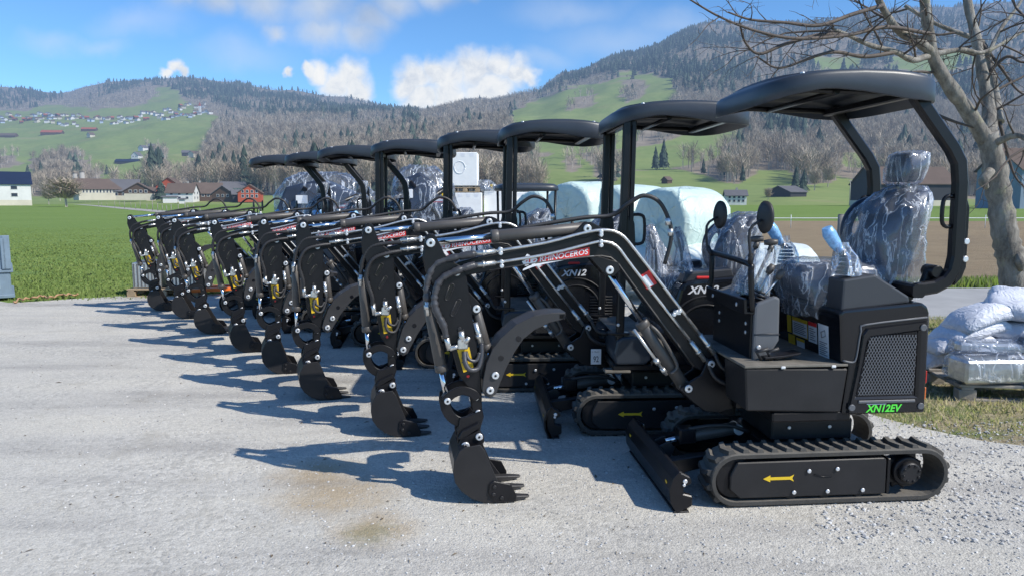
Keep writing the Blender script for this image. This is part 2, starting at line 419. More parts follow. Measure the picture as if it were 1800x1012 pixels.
def vn(x, y):
    xi, yi = np.floor(x).astype(int), np.floor(y).astype(int); fx, fy = x-xi, y-yi; fx = fx*fx*(3-2*fx); fy = fy*fy*(3-2*fy)
    g = lambda a, b: LAT[a % 256, b % 256]
    return (g(xi, yi)*(1-fx)+g(xi+1, yi)*fx)*(1-fy)+(g(xi, yi+1)*(1-fx)+g(xi+1, yi+1)*fx)*fy
def fbm(x, y, o=4): return sum(vn(x*2**k+17*k, y*2**k+31*k)*.5**(k+1) for k in range(o))
C_, S_ = math.cos(PITCH), math.sin(PITCH)
def hill_xyz(px, d):
    py = hill_py(px, d); v = (506-py)/FOC; k = C_+v*S_
    X = (np.asarray(px, float)-900)/FOC/k*d; Z = CAM_H + (-S_+v*C_)/k*d
    bump = (fbm(X/110., d/110.)-.47)*np.clip((d-260)/900., 0, 1)*26 + (fbm(X/35.+9, d/35., 3)-.45)*np.clip((d-260)/500., 0, 1)*5
    Z = Z + bump - np.clip((330-np.asarray(d, float))/60., 0, 3.)**2*.6
    return X, np.asarray(d, float)*np.ones_like(X), Z
def pin(poly, x, y):
    x, y = np.asarray(x, float), np.asarray(y, float); r = np.zeros(np.broadcast(x, y).shape, bool); n = len(poly)
    for i in range(n):
        (x0, y0), (x1, y1) = poly[i], poly[(i+1) % n]
        if y0 == y1: continue
        r ^= ((y0 > y) != (y1 > y)) & (x < (x1-x0)*(y-y0)/(y1-y0)+x0)
    return r
MEADOW = [[(-700, 196), (0, 196), (100, 186), (230, 190), (262, 176), (280, 156), (300, 152), (330, 178), (345, 200), (378, 208), (368, 240), (352, 275), (345, 300), (310, 320), (200, 330), (170, 372), (-700, 372)],
          [(100, 346), (300, 340), (480, 346), (700, 352), (1000, 352), (2300, 350), (2300, 372), (-100, 372)],
          [(945, 268), (1010, 256), (1040, 296), (1065, 330), (1110, 300), (1180, 298), (1240, 312), (1300, 322), (1330, 302), (1465, 306), (1530, 318), (1600, 350), (1600, 372), (955, 372)],
          [(905, 196), (935, 178), (1000, 158), (1060, 147), (1100, 128), (1150, 134), (1185, 142), (1190, 175), (1150, 225), (1080, 262), (940, 262), (880, 225)],
          [(1085, 262), (1150, 248), (1230, 230), (1290, 208), (1312, 222), (1250, 280), (1160, 300), (1085, 296)], [(1470, 262), (1560, 270), (1560, 292), (1480, 290)],
          [(1560, 96), (1700, 88), (1740, 112), (1640, 128), (1560, 122)], [(1420, 100), (1510, 96), (1520, 116), (1430, 122)]]
PATCH = [[(175, 172), (205, 148), (262, 150), (262, 182), (225, 190), (180, 190)], [(150, 178), (185, 168), (215, 192), (155, 192)], [(-30, 168), (60, 158), (95, 186), (-30, 192)], [(55, 285), (110, 262), (150, 290), (185, 312), (170, 345), (60, 345)], [(-100, 268), (30, 270), (40, 292), (-100, 310)],
         [(262, 258), (285, 258), (300, 345), (262, 345)], [(1085, 150), (1120, 140), (1140, 170), (1100, 182)], [(1000, 170), (1040, 168), (1040, 190), (1005, 196)], [(985, 280), (1008, 262), (1015, 305), (995, 300)], [(1385, 290), (1440, 288), (1470, 322), (1400, 326)]]
CONIF = [[(-700, 120), (100, 120), (110, 172), (60, 190), (-700, 190)], [(180, 120), (500, 110), (740, 180), (735, 230), (600, 220), (420, 200), (350, 175), (330, 178), (262, 150), (180, 170)],
         [(940, 175), (1000, 120), (1250, 20), (1320, 10), (1500, 10), (1500, 180), (1330, 190), (1180, 160), (1060, 130)], [(1500, 10), (2400, -20), (2400, 160), (1500, 190)], [(1320, 190), (1440, 170), (1450, 245), (1350, 260)], [(1150, 240), (1185, 240), (1190, 300), (1150, 300)]]
def wood_mask(px, py, X, Y):
    jx = (fbm(X/60., Y/60., 3)-.45)*40; jy = (fbm(X/60.+50, Y/60., 3)-.45)*16
    x, y = px+jx, py+jy; mdw = np.zeros(x.shape, bool)
    for p in MEADOW: mdw |= pin(p, x, y)
    for p in PATCH: mdw &= ~pin(p, x, y)
    return ~mdw
def conif_mask(px, py):
    r = np.zeros(np.asarray(px).shape, bool)
    for p in CONIF: r |= pin(p, px, py)
    return r
cols = np.arange(-640, 2500, 7.); rows = np.exp(np.linspace(np.log(205), np.log(3350), 190))
PX, DD = np.meshgrid(cols, rows); X, Y, Z = hill_xyz(PX, DD)
back = np.stack([X[-1]*1.25, Y[-1]*1.25, Z[-1]-420], -1)
V = np.concatenate([np.stack([X, Y, Z], -1).reshape(-1, 3), back]); nc = len(cols); nr = len(rows)+1
ii, jj = np.meshgrid(np.arange(nr-1), np.arange(nc-1), indexing='ij'); a = (ii*nc+jj).ravel()
F = np.stack([a, a+1, a+nc+1, a+nc], -1)
wm = wood_mask(PX, hill_py(PX, DD), X, Y).astype(float); wm = np.concatenate([wm.ravel(), np.ones(nc)])
m_hill, nt, b = new_mat('hillside'); b.inputs['Roughness'].default_value = .95; b.inputs['Specular IOR Level'].default_value = .1
pos = N(nt, 'ShaderNodeNewGeometry').outputs['Position']
at_ = N(nt, 'ShaderNodeAttribute'); at_.attribute_name = 'wood'
gr = ramp(nt, noise(nt, pos, .012, 7, .62), [(.28, (.26, .26, .10)), (.45, (.21, .275, .08)), (.6, (.26, .31, .095)), (.75, (.34, .30, .15))])
gr = mixc(nt, .35, gr, ramp(nt, noise(nt, pos, .15, 4), [(.3, (.09, .13, .04)), (.7, (.20, .24, .09))]))
wd = ramp(nt, noise(nt, pos, .06, 6), [(.3, (.19, .155, .115)), (.7, (.31, .26, .195))])
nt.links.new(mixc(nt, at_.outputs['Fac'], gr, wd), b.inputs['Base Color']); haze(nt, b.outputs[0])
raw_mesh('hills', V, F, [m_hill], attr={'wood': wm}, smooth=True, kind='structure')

# --- level ground
m_grass, nt, b = new_mat('meadow_grass'); b.inputs['Roughness'].default_value = .9; b.inputs['Specular IOR Level'].default_value = .15
pos = N(nt, 'ShaderNodeNewGeometry').outputs['Position']
g1 = ramp(nt, noise(nt, pos, .09, 6, .6), [(.3, (.165, .225, .07)), (.5, (.20, .27, .08)), (.7, (.25, .31, .11))])
g2 = ramp(nt, noise(nt, pos, 2.6, 6, .7), [(.3, (.07, .13, .026)), (.65, (.19, .29, .065))])
g3 = ramp(nt, noise(nt, pos, 22, 4, .7), [(.3, (.06, .11, .02)), (.7, (.21, .31, .075))])
nt.links.new(mixc(nt, .35, mixc(nt, .4, g1, g2), g3), b.inputs['Base Color'])
bn = N(nt, 'ShaderNodeBump'); bn.inputs['Strength'].default_value = .8; bn.inputs['Distance'].default_value = .06
nt.links.new(noise(nt, pos, 9, 6, .75), bn.inputs['Height']); nt.links.new(bn.outputs[0], b.inputs['Normal'])
m = MB(); m.quad([(-700, -40, 0), (900, -40, 0), (900, 420, 0), (-700, 420, 0)], m_grass); m.build('ground', kind='structure')

def sheet(name, outline, z, mat, jit=.12, step=.35, seed=1, kind='structure'):
    """flat sheet whose edge wanders a little"""
    g = random.Random(seed); P = []
    for (x0, y0), (x1, y1) in zip(outline, outline[1:]+outline[:1]):
        l = math.hypot(x1-x0, y1-y0); n = min(160, max(1, int(l/step))); nx, ny = -(y1-y0)/l, (x1-x0)/l; w_ = 0.
        for k in range(n):
            t = k/n; w_ = .55*w_+g.gauss(0, jit); e = 0. if k == 0 else w_*min(1., 3*t, 3*(1-t))
            P.append((x0+(x1-x0)*t+nx*e, y0+(y1-y0)*t+ny*e))
    from mathutils.geometry import tessellate_polygon
    T = [t for t in tessellate_polygon([[Vector((x, y, 0)) for x, y in P]])]; A = np.array(P); F = []
    for a, b, c in T:
        ar = (A[b][0]-A[a][0])*(A[c][1]-A[a][1])-(A[b][1]-A[a][1])*(A[c][0]-A[a][0])
        if abs(ar) > 1e-9: F.append((a, b, c) if ar > 0 else (a, c, b))
    return raw_mesh(name, np.concatenate([A, np.full((len(A), 1), z)], 1), np.array(F), [mat], kind=kind)
# yard: compacted pale gravel
m_yard, nt, b = new_mat('yard_gravel'); b.inputs['Roughness'].default_value = .92; b.inputs['Specular IOR Level'].default_value = .2
pos = N(nt, 'ShaderNodeNewGeometry').outputs['Position']
big = ramp(nt, noise(nt, pos, .55, 6, .62), [(.3, (.50, .49, .465)), (.5, (.60, .585, .55)), (.7, (.67, .65, .61))])
vor = N(nt, 'ShaderNodeTexVoronoi'); vor.inputs['Scale'].default_value = 95; nt.links.new(pos, vor.inputs[0])
sv = N(nt, 'ShaderNodeSeparateXYZ'); nt.links.new(vor.outputs['Color'], sv.inputs[0])
spk = ramp(nt, sv.outputs[0], [(0, (.24, .235, .23)), (.35, (.52, .51, .49)), (.75, (.64, .63, .60)), (1, (.80, .79, .76))])
vor2 = N(nt, 'ShaderNodeTexVoronoi'); vor2.inputs['Scale'].default_value = 38; nt.links.new(pos, vor2.inputs[0])
sv2 = N(nt, 'ShaderNodeSeparateXYZ'); nt.links.new(vor2.outputs['Color'], sv2.inputs[0])
loose = ramp(nt, noise(nt, pos, .8, 5, .7), [(.42, (0, 0, 0)), (.62, (1, 1, 1))])
c = mixc(nt, .32, big, spk)
spk2 = ramp(nt, sv2.outputs[1], [(0, (.24, .24, .24)), (.5, (.48, .475, .465)), (1, (.72, .71, .69))])
c = mixc(nt, math_n(nt, 'MULTIPLY', loose, .42), c, spk2)
fine = ramp(nt, noise(nt, pos, 260, 3, .8), [(.3, (.55, .55, .55)), (.7, (1.25, 1.25, 1.25))]); c = mixc(nt, .5, c, fine, 'MULTIPLY')
# earth that has washed over the gravel, with a little moss
def spot(x, y, r):
    n = N(nt, 'ShaderNodeVectorMath', operation='DISTANCE'); nt.links.new(pos, n.inputs[0]); n.inputs[1].default_value = (x, y, 0)
    return math_n(nt, 'SUBTRACT', 1., math_n(nt, 'DIVIDE', n.outputs['Value'], r), True)
pn = noise(nt, pos, 5, 6, .7)
e1 = gpt(590, 870); e2 = gpt(560, 835); e3 = gpt(660, 930)
soil = math_n(nt, 'MAXIMUM', math_n(nt, 'MAXIMUM', spot(e1[0], e1[1], .55), spot(e2[0], e2[1], .45)), spot(e3[0], e3[1], .35))
sm = ramp(nt, math_n(nt, 'MULTIPLY', soil, math_n(nt, 'MULTIPLY', pn, 2.)), [(.2, (0, 0, 0)), (.85, (.8, .8, .8))])
c = mixc(nt, sm, c, (.40, .32, .22))
e4 = gpt(650, 940); mo = ramp(nt, math_n(nt, 'MULTIPLY', spot(e4[0], e4[1], .26), math_n(nt, 'MULTIPLY', noise(nt, pos, 24, 5), 2.)), [(.35, (0, 0, 0)), (.8, (.35, .35, .35))])
c = mixc(nt, mo, c, (.14, .16, .07))
st = ramp(nt, noise(nt, pos, 1.7, 6, .72), [(.56, (0, 0, 0)), (.72, (.45, .45, .45))]); c = mixc(nt, st, c, (.33, .305, .26))
mpv = N(nt, 'ShaderNodeMapping'); mpv.inputs['Scale'].default_value = (.22, 1.1, 1); mpv.inputs['Rotation'].default_value = (0, 0, .35); nt.links.new(pos, mpv.inputs[0])
rut = ramp(nt, noise(nt, mpv.outputs[0], 1.6, 5, .6), [(.34, (.70, .70, .72)), (.5, (.98, .98, .98)), (.66, (1.08, 1.07, 1.04))]); c = mixc(nt, .8, c, rut, 'MULTIPLY')
grit = ramp(nt, noise(nt, pos, 45, 5, .8), [(.30, (.62, .62, .63)), (.42, (1, 1, 1))]); c = mixc(nt, math_n(nt, 'MULTIPLY', loose, .7), c, mixc(nt, 1., c, grit, 'MULTIPLY'))
c = mixc(nt, 1., c, (.965, .935, .865), 'MULTIPLY')
nt.links.new(c, b.inputs['Base Color'])
bn = N(nt, 'ShaderNodeBump'); bn.inputs['Strength'].default_value = .38; bn.inputs['Distance'].default_value = .012
hgt = math_n(nt, 'ADD', math_n(nt, 'MULTIPLY', vor.outputs['Distance'], -1.2), math_n(nt, 'ADD', math_n(nt, 'MULTIPLY', vor2.outputs['Distance'], -1.), noise(nt, pos, 120, 4, .8)))
nt.links.new(hgt, bn.inputs['Height']); nt.links.new(bn.outputs[0], b.inputs['Normal'])
YARD = [(-40, -6), (30, -6), (30, 3.4), (6.5, 4.6), (4.2, 5.0), (3.0, 5.25), (2.7, 5.8), (2.9, 8.5), (3.2, 10.4), (3.2, 14), (2.8, 26), (-6, 27), (-6.5, 17.5), (-5.4, 15.0), (-5.0, 13.2), (-7, 12.6), (-8.6, 12.2), (-14, 11.6), (-40, 11)]
sheet('yard', YARD, .010, m_yard, .17, .3)
m_lane = pbr('lane_asphalt', (.33, .325, .31), .9, var=.14, vscale=1.5, bump=.3, bscale=50)
sheet('lane', [(3.0, 10.3), (9, 10.2), (40, 9.0), (40, 13.0), (9, 13.9), (3.0, 14.0)], .015, m_lane, .05)
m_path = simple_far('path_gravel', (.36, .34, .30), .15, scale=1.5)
P = [gpt(*p) for p in ((60, 356.6), (120, 358.6), (170, 362), (230, 367.5), (300, 373.5), (390, 381), (520, 391))]
L_, R_ = [], []
for i, p in enumerate(P):
    q0, q1 = P[max(i-1, 0)], P[min(i+1, len(P)-1)]; dx, dy = q1[0]-q0[0], q1[1]-q0[1]; l = math.hypot(dx, dy); w_ = 1.6
    L_.append((p[0]-dy/l*w_, p[1]+dx/l*w_)); R_.append((p[0]+dy/l*w_, p[1]-dx/l*w_))
sheet('path', L_+R_[::-1], .020, m_path, .08, 2.)
m_plough, nt, b = new_mat('ploughed_soil'); b.inputs['Roughness'].default_value = .95; b.inputs['Specular IOR Level'].default_value = .1
pos = N(nt, 'ShaderNodeNewGeometry').outputs['Position']
mp = N(nt, 'ShaderNodeMapping'); mp.inputs['Scale'].default_value = (.35, 1.6, 1); nt.links.new(pos, mp.inputs[0])
c = ramp(nt, noise(nt, mp.outputs[0], 2.2, 7, .72), [(.3, (.20, .145, .095)), (.5, (.31, .235, .155)), (.72, (.42, .335, .22))])
c = mixc(nt, .35, c, ramp(nt, noise(nt, pos, .12, 4), [(.3, (.20, .16, .10)), (.7, (.33, .26, .15))])); nt.links.new(c, b.inputs['Base Color'])
bn = N(nt, 'ShaderNodeBump'); bn.inputs['Strength'].default_value = 1.; bn.inputs['Distance'].default_value = .12; nt.links.new(noise(nt, mp.outputs[0], 5, 6, .7), bn.inputs['Height']); nt.links.new(bn.outputs[0], b.inputs['Normal'])
sheet('ploughed_field', [(3.4, 15.4), (30, 15.0), (90, 14.0), (130, 57), (40, 58), (4, 60)], .022, m_plough, .12, .8)

# --- grass blades, stones, litter
def blades(name, n, region, hgt, cols_, seed, lean=.5, bw_=1.):
    g = np.random.RandomState(seed); B = region(g, n); n = len(B); h = (hgt[0]+(hgt[1]-hgt[0])*g.rand(n))*np.clip(1.15-(B[:, 1]-14)/30., .12, 1)*(.55+.9*vn(B[:, 0]*.9+40, B[:, 1]*.9)); a = g.rand(n)*6.283; ln = g.rand(n)*lean*h; la = g.rand(n)*6.283; w_ = .006+.007*g.rand(n)+h*.02
    w_ *= (1+B[:, 1]*.05)*bw_
    z0 = np.zeros(n)
    p0 = np.stack([B[:, 0]-np.cos(a)*w_, B[:, 1]-np.sin(a)*w_, z0], -1); p1 = np.stack([B[:, 0]+np.cos(a)*w_, B[:, 1]+np.sin(a)*w_, z0], -1)
    p2 = np.stack([B[:, 0]+np.cos(la)*ln, B[:, 1]+np.sin(la)*ln, h], -1)
    V = np.stack([p0, p1, p2], 1).reshape(-1, 3); F = np.arange(3*n).reshape(-1, 3)
    mt, nt, b = new_mat(name+'_blades'); b.inputs['Roughness'].default_value = .6; b.inputs['Specular IOR Level'].default_value = .25
    at_ = N(nt, 'ShaderNodeAttribute'); at_.attribute_name = 'tint'; nt.links.new(ramp(nt, at_.outputs['Fac'], cols_), b.inputs['Base Color'])
    up = N(nt, 'ShaderNodeCombineXYZ'); up.inputs[0].default_value = .25; up.inputs[1].default_value = -.2; up.inputs[2].default_value = .95; nt.links.new(up.outputs[0], b.inputs['Normal'])
    tr = N(nt, 'ShaderNodeBsdfTranslucent'); tr.inputs[0].default_value = (.24, .36, .07, 1); mx = N(nt, 'ShaderNodeMixShader'); mx.inputs[0].default_value = .35
    nt.links.new(b.outputs[0], mx.inputs[1]); nt.links.new(tr.outputs[0], mx.inputs[2]); nt.links.new(mx.outputs[0], nt.nodes['Material Output'].inputs[0])
    return raw_mesh(name, V, F, [mt], attr={'tint': np.repeat(np.clip(g.rand(n)*.7+fbm(B[:, 0]*.8, B[:, 1]*.8, 3)*.45-.08, 0, 1), 3)}, kind='stuff')
yard_in = lambda x, y: pin(YARD, x, y)
def reg_left(g, n):
    Y_ = 11.2+(g.rand(n)**1.7)*34; X_ = -(.02+.74*g.rand(n))*Y_ + 0; q = ~yard_in(X_+g.randn(n)*.22, Y_+g.randn(n)*.22); return np.stack([X_, Y_], -1)[q & (fbm(X_*.6, Y_*.6, 3)+g.rand(n)*.4 > .45)]
blades('meadow_grass', 120000, reg_left, (.015, .05), [(0, (.16, .235, .06)), (.5, (.25, .345, .09)), (.85, (.34, .42, .14)), (1, (.28, .28, .11))], 3)
def reg_right(g, n):
    Y_ = 4.7+g.rand(n)*5.7; X_ = 2.2+g.rand(n)*5.5; q = ~yard_in(X_+g.randn(n)*.14, Y_+g.randn(n)*.14) & (X_ < Y_*.95); return np.stack([X_, Y_], -1)[q & (fbm(X_*1.4, Y_*1.4, 3)+g.rand(n)*.5 > .66)]
blades('verge_grass', 90000, reg_right, (.012, .055), [(0, (.14, .21, .05)), (.25, (.24, .29, .09)), (.45, (.48, .41, .23)), (1, (.66, .58, .38))], 4, 1.3, .38)
def reg_edge(g, n):
    X_ = 3.2+g.rand(n)*16; Y_ = 14.0+g.rand(n)*1.4; return np.stack([X_, Y_], -1)
blades('lane_edge_grass', 9000, reg_edge, (.04, .15), [(0, (.08, .14, .025)), (.6, (.15, .23, .05)), (1, (.25, .25, .1))], 5)
m_soil, nt, b = new_mat('verge_soil'); b.inputs['Roughness'].default_value = .95; b.inputs['Specular IOR Level'].default_value = .1
pos = N(nt, 'ShaderNodeNewGeometry').outputs['Position']
c = ramp(nt, noise(nt, pos, 14, 6, .75), [(.3, (.20, .155, .095)), (.5, (.36, .30, .19)), (.7, (.52, .45, .31))])
gp = ramp(nt, noise(nt, pos, 2.2, 6, .7), [(.46, (0, 0, 0)), (.60, (.8, .8, .8))]); c = mixc(nt, gp, c, ramp(nt, noise(nt, pos, 30, 4, .7), [(.3, (.07, .11, .025)), (.7, (.20, .27, .07))]))
nt.links.new(c, b.inputs['Base Color'])
bn = N(nt, 'ShaderNodeBump'); bn.inputs['Strength'].default_value = .9; bn.inputs['Distance'].default_value = .03; nt.links.new(noise(nt, pos, 26, 6, .75), bn.inputs['Height']); nt.links.new(bn.outputs[0], b.inputs['Normal'])
sheet('verge', [(2.2, 4.9), (4.2, 4.4), (7, 3.9), (9, 3.6), (12, 9.8), (3.0, 10.34), (2.6, 8.0)], .006, m_soil, .06)
def stones(name, n, region, size, seed):
    g = np.random.RandomState(seed); B = region(g, n); n = len(B); s = size[0]+(size[1]-size[0])*g.rand(n)**2.2
    t = bmesh.new(); bmesh.ops.create_icosphere(t, subdivisions=1, radius=1.); O = np.array([v.co for v in t.verts]); t.faces.ensure_lookup_table(); FT = np.array([[v.index for v in f.verts] for f in t.faces]); t.free(); K = len(O)
    V = O[None]*(.72+.5*g.rand(n, K, 1))*s[:, None, None]*np.array([1.15, .9, .62])[None, None]; a = g.rand(n)*6.28; c_, s_ = np.cos(a), np.sin(a)
    x = V[..., 0]*c_[:, None]-V[..., 1]*s_[:, None]; y = V[..., 0]*s_[:, None]+V[..., 1]*c_[:, None]
    V = np.stack([x+B[:, :1], y+B[:, 1:2], V[..., 2]+s[:, None]*.2+.010], -1).reshape(-1, 3); F = (FT[None]+K*np.arange(n)[:, None, None]).reshape(-1, 3)
    mt, nt, b = new_mat(name+'_rock'); b.inputs['Roughness'].default_value = .9
    at_ = N(nt, 'ShaderNodeAttribute'); at_.attribute_name = 'tint'; nt.links.new(ramp(nt, at_.outputs['Fac'], [(0, (.26, .255, .25)), (.5, (.46, .45, .43)), (1, (.66, .645, .61))]), b.inputs['Base Color'])
    raw_mesh(name, V, F, [mt], attr={'tint': np.repeat(g.rand(n), K)}, kind='stuff')
def reg_st(g, n):
    Y_ = 2.9+g.rand(n)**1.2*5; X_ = (-.75+1.5*g.rand(n)**.62)*Y_; q = yard_in(X_, Y_) | (g.rand(n) < .12); return np.stack([X_, Y_], -1)[q]
stones('loose_gravel', 13000, reg_st, (.002, .008), 8)
def reg_st2(g, n):
    Y_ = 3.4+g.rand(n)*2.0; X_ = (.42+.36*g.rand(n))*Y_; return np.stack([X_, Y_], -1)
stones('coarse_gravel', 2200, reg_st2, (.004, .014), 9)

# dry leaves and twiglets blown over the yard
g = np.random.RandomState(17); n = 420; Y_ = 3.0+g.rand(n)**1.3*8; X_ = (-.70+1.0*g.rand(n))*Y_; q = yard_in(X_, Y_); X_, Y_ = X_[q], Y_[q]; n = len(X_); a = g.rand(n)*6.28; l = .006+.03*g.rand(n)**4; w_ = .0015+.006*g.rand(n)**2
c_, s_ = np.cos(a), np.sin(a); P = lambda u, v, z: np.stack([X_+c_*u-s_*v, Y_+s_*u+c_*v, .011+z], -1)
V = np.stack([P(-l, 0*l, 0*l), P(0*l, -w_, .004+0*l), P(l, .3*w_, .002+0*l), P(0*l, w_, .007+0*l)], 1).reshape(-1, 3); F = (np.array([[0, 1, 2, 3]])[None]+4*np.arange(n)[:, None, None]).reshape(-1, 4)
raw_mesh('leaf_litter', V, F, [pbr('dry_leaf', (.13, .10, .065), .8, var=.4, vscale=2)], kind='stuff')
# ---------------------------------------------------------------- woods, far trees, houses
def bare_tree(g, k, thin=1.):
    """unit-height leafless tree: trunk and a fan of fine twigs"""
    V, F, MI = [], [], []
    def tri(a, b, c, mi): i = len(V); V.extend([a, b, c]); F.append((i, i+1, i+2)); MI.append(mi)
    def limb(p, q, w0, w1):
        d = np.array(q)-np.array(p); 
        for ax in ((1, 0, 0), (0, 1, 0)):
            a = np.array(ax, float); P0, P1, Q0, Q1 = p-a*w0, p+a*w0, q-a*w1, q+a*w1
            tri(P0, P1, Q1, 0); tri(P0, Q1, Q0, 0)
    limb(np.zeros(3), np.array([.02, .01, .62]), .017, .008)
    for _ in range(k):
        z0 = g.uniform(.28, .7); a = g.uniform(0, 6.283); l = g.uniform(.16, .36); el = g.uniform(.35, 1.25)
        p = np.array([.01, .01, z0]) + np.array([math.cos(a), math.sin(a), 0])*g.uniform(0, .12)
        q = p + np.array([math.cos(a)*math.cos(el), math.sin(a)*math.cos(el), math.sin(el)])*l; q[2] = min(q[2], 1.)
        s = np.array([-math.sin(a), math.cos(a), .2])*g.uniform(.010, .022)*thin; tri(p-s, p+s, q, 1)
        if g.random() < .7:
            r = p.copy()*.4+q*.6; e = r + np.array([g.uniform(-.12, .12), g.uniform(-.12, .12), g.uniform(.04, .16)]); tri(r-s*.7, r+s*.7, e, 1)
    return np.array(V), np.array(F), np.array(MI)
def conifer(g, tiers=6, sides=7):
    V, F, MI = [], [], []
    def tri(a, b, c, mi): i = len(V); V.extend([a, b, c]); F.append((i, i+1, i+2)); MI.append(mi)
    for s in range(3):
        a0, a1 = s*2.094, (s+1)*2.094; tri((.015*math.cos(a0), .015*math.sin(a0), 0), (.015*math.cos(a1), .015*math.sin(a1), 0), (0, 0, .5), 0)
    for t in range(tiers):
        z0 = .10+.80*t/tiers; r = .20*(1-t/tiers)**.85+.02; z1 = min(1., z0+.30-.015*t)
        for k in range(sides):
            a = 6.283*(k+g.uniform(-.3, .3))/sides; da = 6.283/sides*.75; rr = r*g.uniform(.65, 1.25)
            tri((rr*math.cos(a-da), rr*math.sin(a-da), z0+g.uniform(-.02, .03)), (rr*1.1*math.cos(a+da*.2), rr*1.1*math.sin(a+da*.2), z0-g.uniform(0, .05)), (0, 0, z1), 2)
            tri((rr*1.1*math.cos(a+da*.2), rr*1.1*math.sin(a+da*.2), z0-.02), (rr*math.cos(a+da), rr*math.sin(a+da), z0+g.uniform(-.02, .04)), (0, 0, z1), 2)
    return np.array(V), np.array(F), np.array(MI)
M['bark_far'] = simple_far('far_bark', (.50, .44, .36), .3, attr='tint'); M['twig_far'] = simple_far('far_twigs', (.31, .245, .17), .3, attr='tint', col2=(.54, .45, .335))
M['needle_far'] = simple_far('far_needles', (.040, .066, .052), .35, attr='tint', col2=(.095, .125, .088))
tg = random.Random(5); BARE = [bare_tree(tg, 64, .5) for _ in range(6)]; BAREL = [bare_tree(tg, 20, .8) for _ in range(5)]; CON = [conifer(tg) for _ in range(5)]; CONL = [conifer(tg, 4, 5) for _ in range(4)]
def forest(name, lst, seed):
    """lst: (x, y, z, height, kind)"""
    g = np.random.RandomState(seed); Vs, Fs, Ms, Ts = [], [], [], []; base = 0; arr = np.array([l[:4] for l in lst]); kinds = np.array([l[4] for l in lst])
    for kd, protos in ((0, BARE), (1, CON), (2, BAREL), (3, CONL)):
        sel = np.where(kinds == kd)[0]; pick = g.randint(0, len(protos), len(sel))
        for pi, (V, F, MI) in enumerate(protos):
            s = sel[pick == pi]
            if not len(s): continue
            n = len(s); a = g.rand(n)*6.283; h = arr[s, 3]; wd = h*(.85+.4*g.rand(n)); c_, s_ = np.cos(a)[:, None], np.sin(a)[:, None]
            x = (V[None, :, 0]*c_-V[None, :, 1]*s_)*wd[:, None]+arr[s, 0][:, None]; y = (V[None, :, 0]*s_+V[None, :, 1]*c_)*wd[:, None]+arr[s, 1][:, None]; z = V[None, :, 2]*h[:, None]+arr[s, 2][:, None]-.3
            Vs.append(np.stack([x, y, z], -1).reshape(-1, 3)); Fs.append((F[None]+(np.arange(n)*len(V))[:, None, None]+base).reshape(-1, 3)); Ms.append(np.tile(MI, n)); Ts.append(np.repeat(g.rand(n), len(V))); base += n*len(V)
    raw_mesh(name, np.concatenate(Vs), np.concatenate(Fs), [M['bark_far'], M['twig_far'], M['needle_far']], np.concatenate(Ms), {'tint': np.concatenate(Ts)}, kind='stuff')
g = np.random.RandomState(21); NT = 138000
px = g.uniform(-300, 2440, NT); t = g.rand(NT); d = np.exp(np.log(330)+t*(np.log(3150)-np.log(330)))
X, Y, Z = hill_xyz(px, d); py = hill_py(px, d); ok = wood_mask(px, py, X, Y)
keep = g.rand(NT) < np.clip((d/1500.)**1.0, .14, .62)*np.where((px > -40) & (px < 1850), 1, .35)
hid = np.zeros(NT, bool)
for f_ in (.45, .8, 1.05):                   # keep the clearings open: no tall trees right below their lower edge
    hid |= ~wood_mask(px, py-f_*17./d*FOC, X, Y)
hid &= (g.rand(NT) < .86) & (d < 2300)
ok &= keep & ~hid
cz = conif_mask(px, py); cn = g.rand(NT) < np.where(cz, np.where(px < 800, .75, .66), .022)*np.clip((fbm(X/130., Y/130., 3)-.34)*6.5, .08, 1.5)
hgt = np.where(cn, g.uniform(15, 27, NT), g.uniform(13, 22, NT))*np.where(d > 1500, .9, 1.)
hgt *= np.where((px > 20) & (px < 200) & (d < 700), .7, 1.)
kind = np.where(cn, np.where(d > 1100, 3, 1), np.where(d > 1100, 2, 0))
idx = np.where(ok)[0]; sets = {}
for i in idx:
    key = ('left' if px[i] < 735 else 'right', 'conifer' if cn[i] else 'bare'); sets.setdefault(key, []).append((X[i], Y[i], Z[i], hgt[i], kind[i]))
for n_, (k, l) in enumerate(sorted(sets.items())): forest('conifer_woodland' if k[1] == 'conifer' else 'leafless_woodland', l, 30+n_)

def on_hill(px, py, dmin=205, dmax=3000):
    ds = np.exp(np.linspace(np.log(dmin), np.log(dmax), 900)); p = hill_py(np.full(900, px), ds); j = np.where(p <= py)[0]
    dd = ds[j[0]] if len(j) else ds[-1]; X, Y, Z = hill_xyz(np.array([px]), np.array([dd])); return float(X[0]), float(dd), float(Z[0])

# --- single trees that stand out
def far_tree(name, px, py, hpx, kind, label, group, seed, cat='tree', wide=1., d=None):
    if d is None: x, y, z = on_hill(px, py)
    else: x, y = (px-900)/FOC*d, d; z = CAM_H + (-S_+(506-py)/FOC*C_)/(C_+(506-py)/FOC*S_)*d
    h = hpx/FOC*y; g = random.Random(seed); V, F, MI = bare_tree(g, 520, .62) if kind == 'bare' else conifer(g, 11, 11)
    r = empty(name, (x, y, z-.2), g.uniform(0, 6), label, cat, group); V = V*np.array([h*wide, h*wide, h]); tt = np.array([g.random() for _ in range(len(V))])
    if kind != 'bare': tt = tt*.8
    for nm, sel in (('trunk', MI == 0), ('crown', MI != 0)):
        f = F[sel]; u, inv = np.unique(f, return_inverse=True); raw_mesh(nm, V[u], inv.reshape(-1, 3), [M['bark_far'], M['twig_far'], M['needle_far']], MI[sel], {'tint': tt[u]}, parent=r)
GT = 'trees in the meadows'
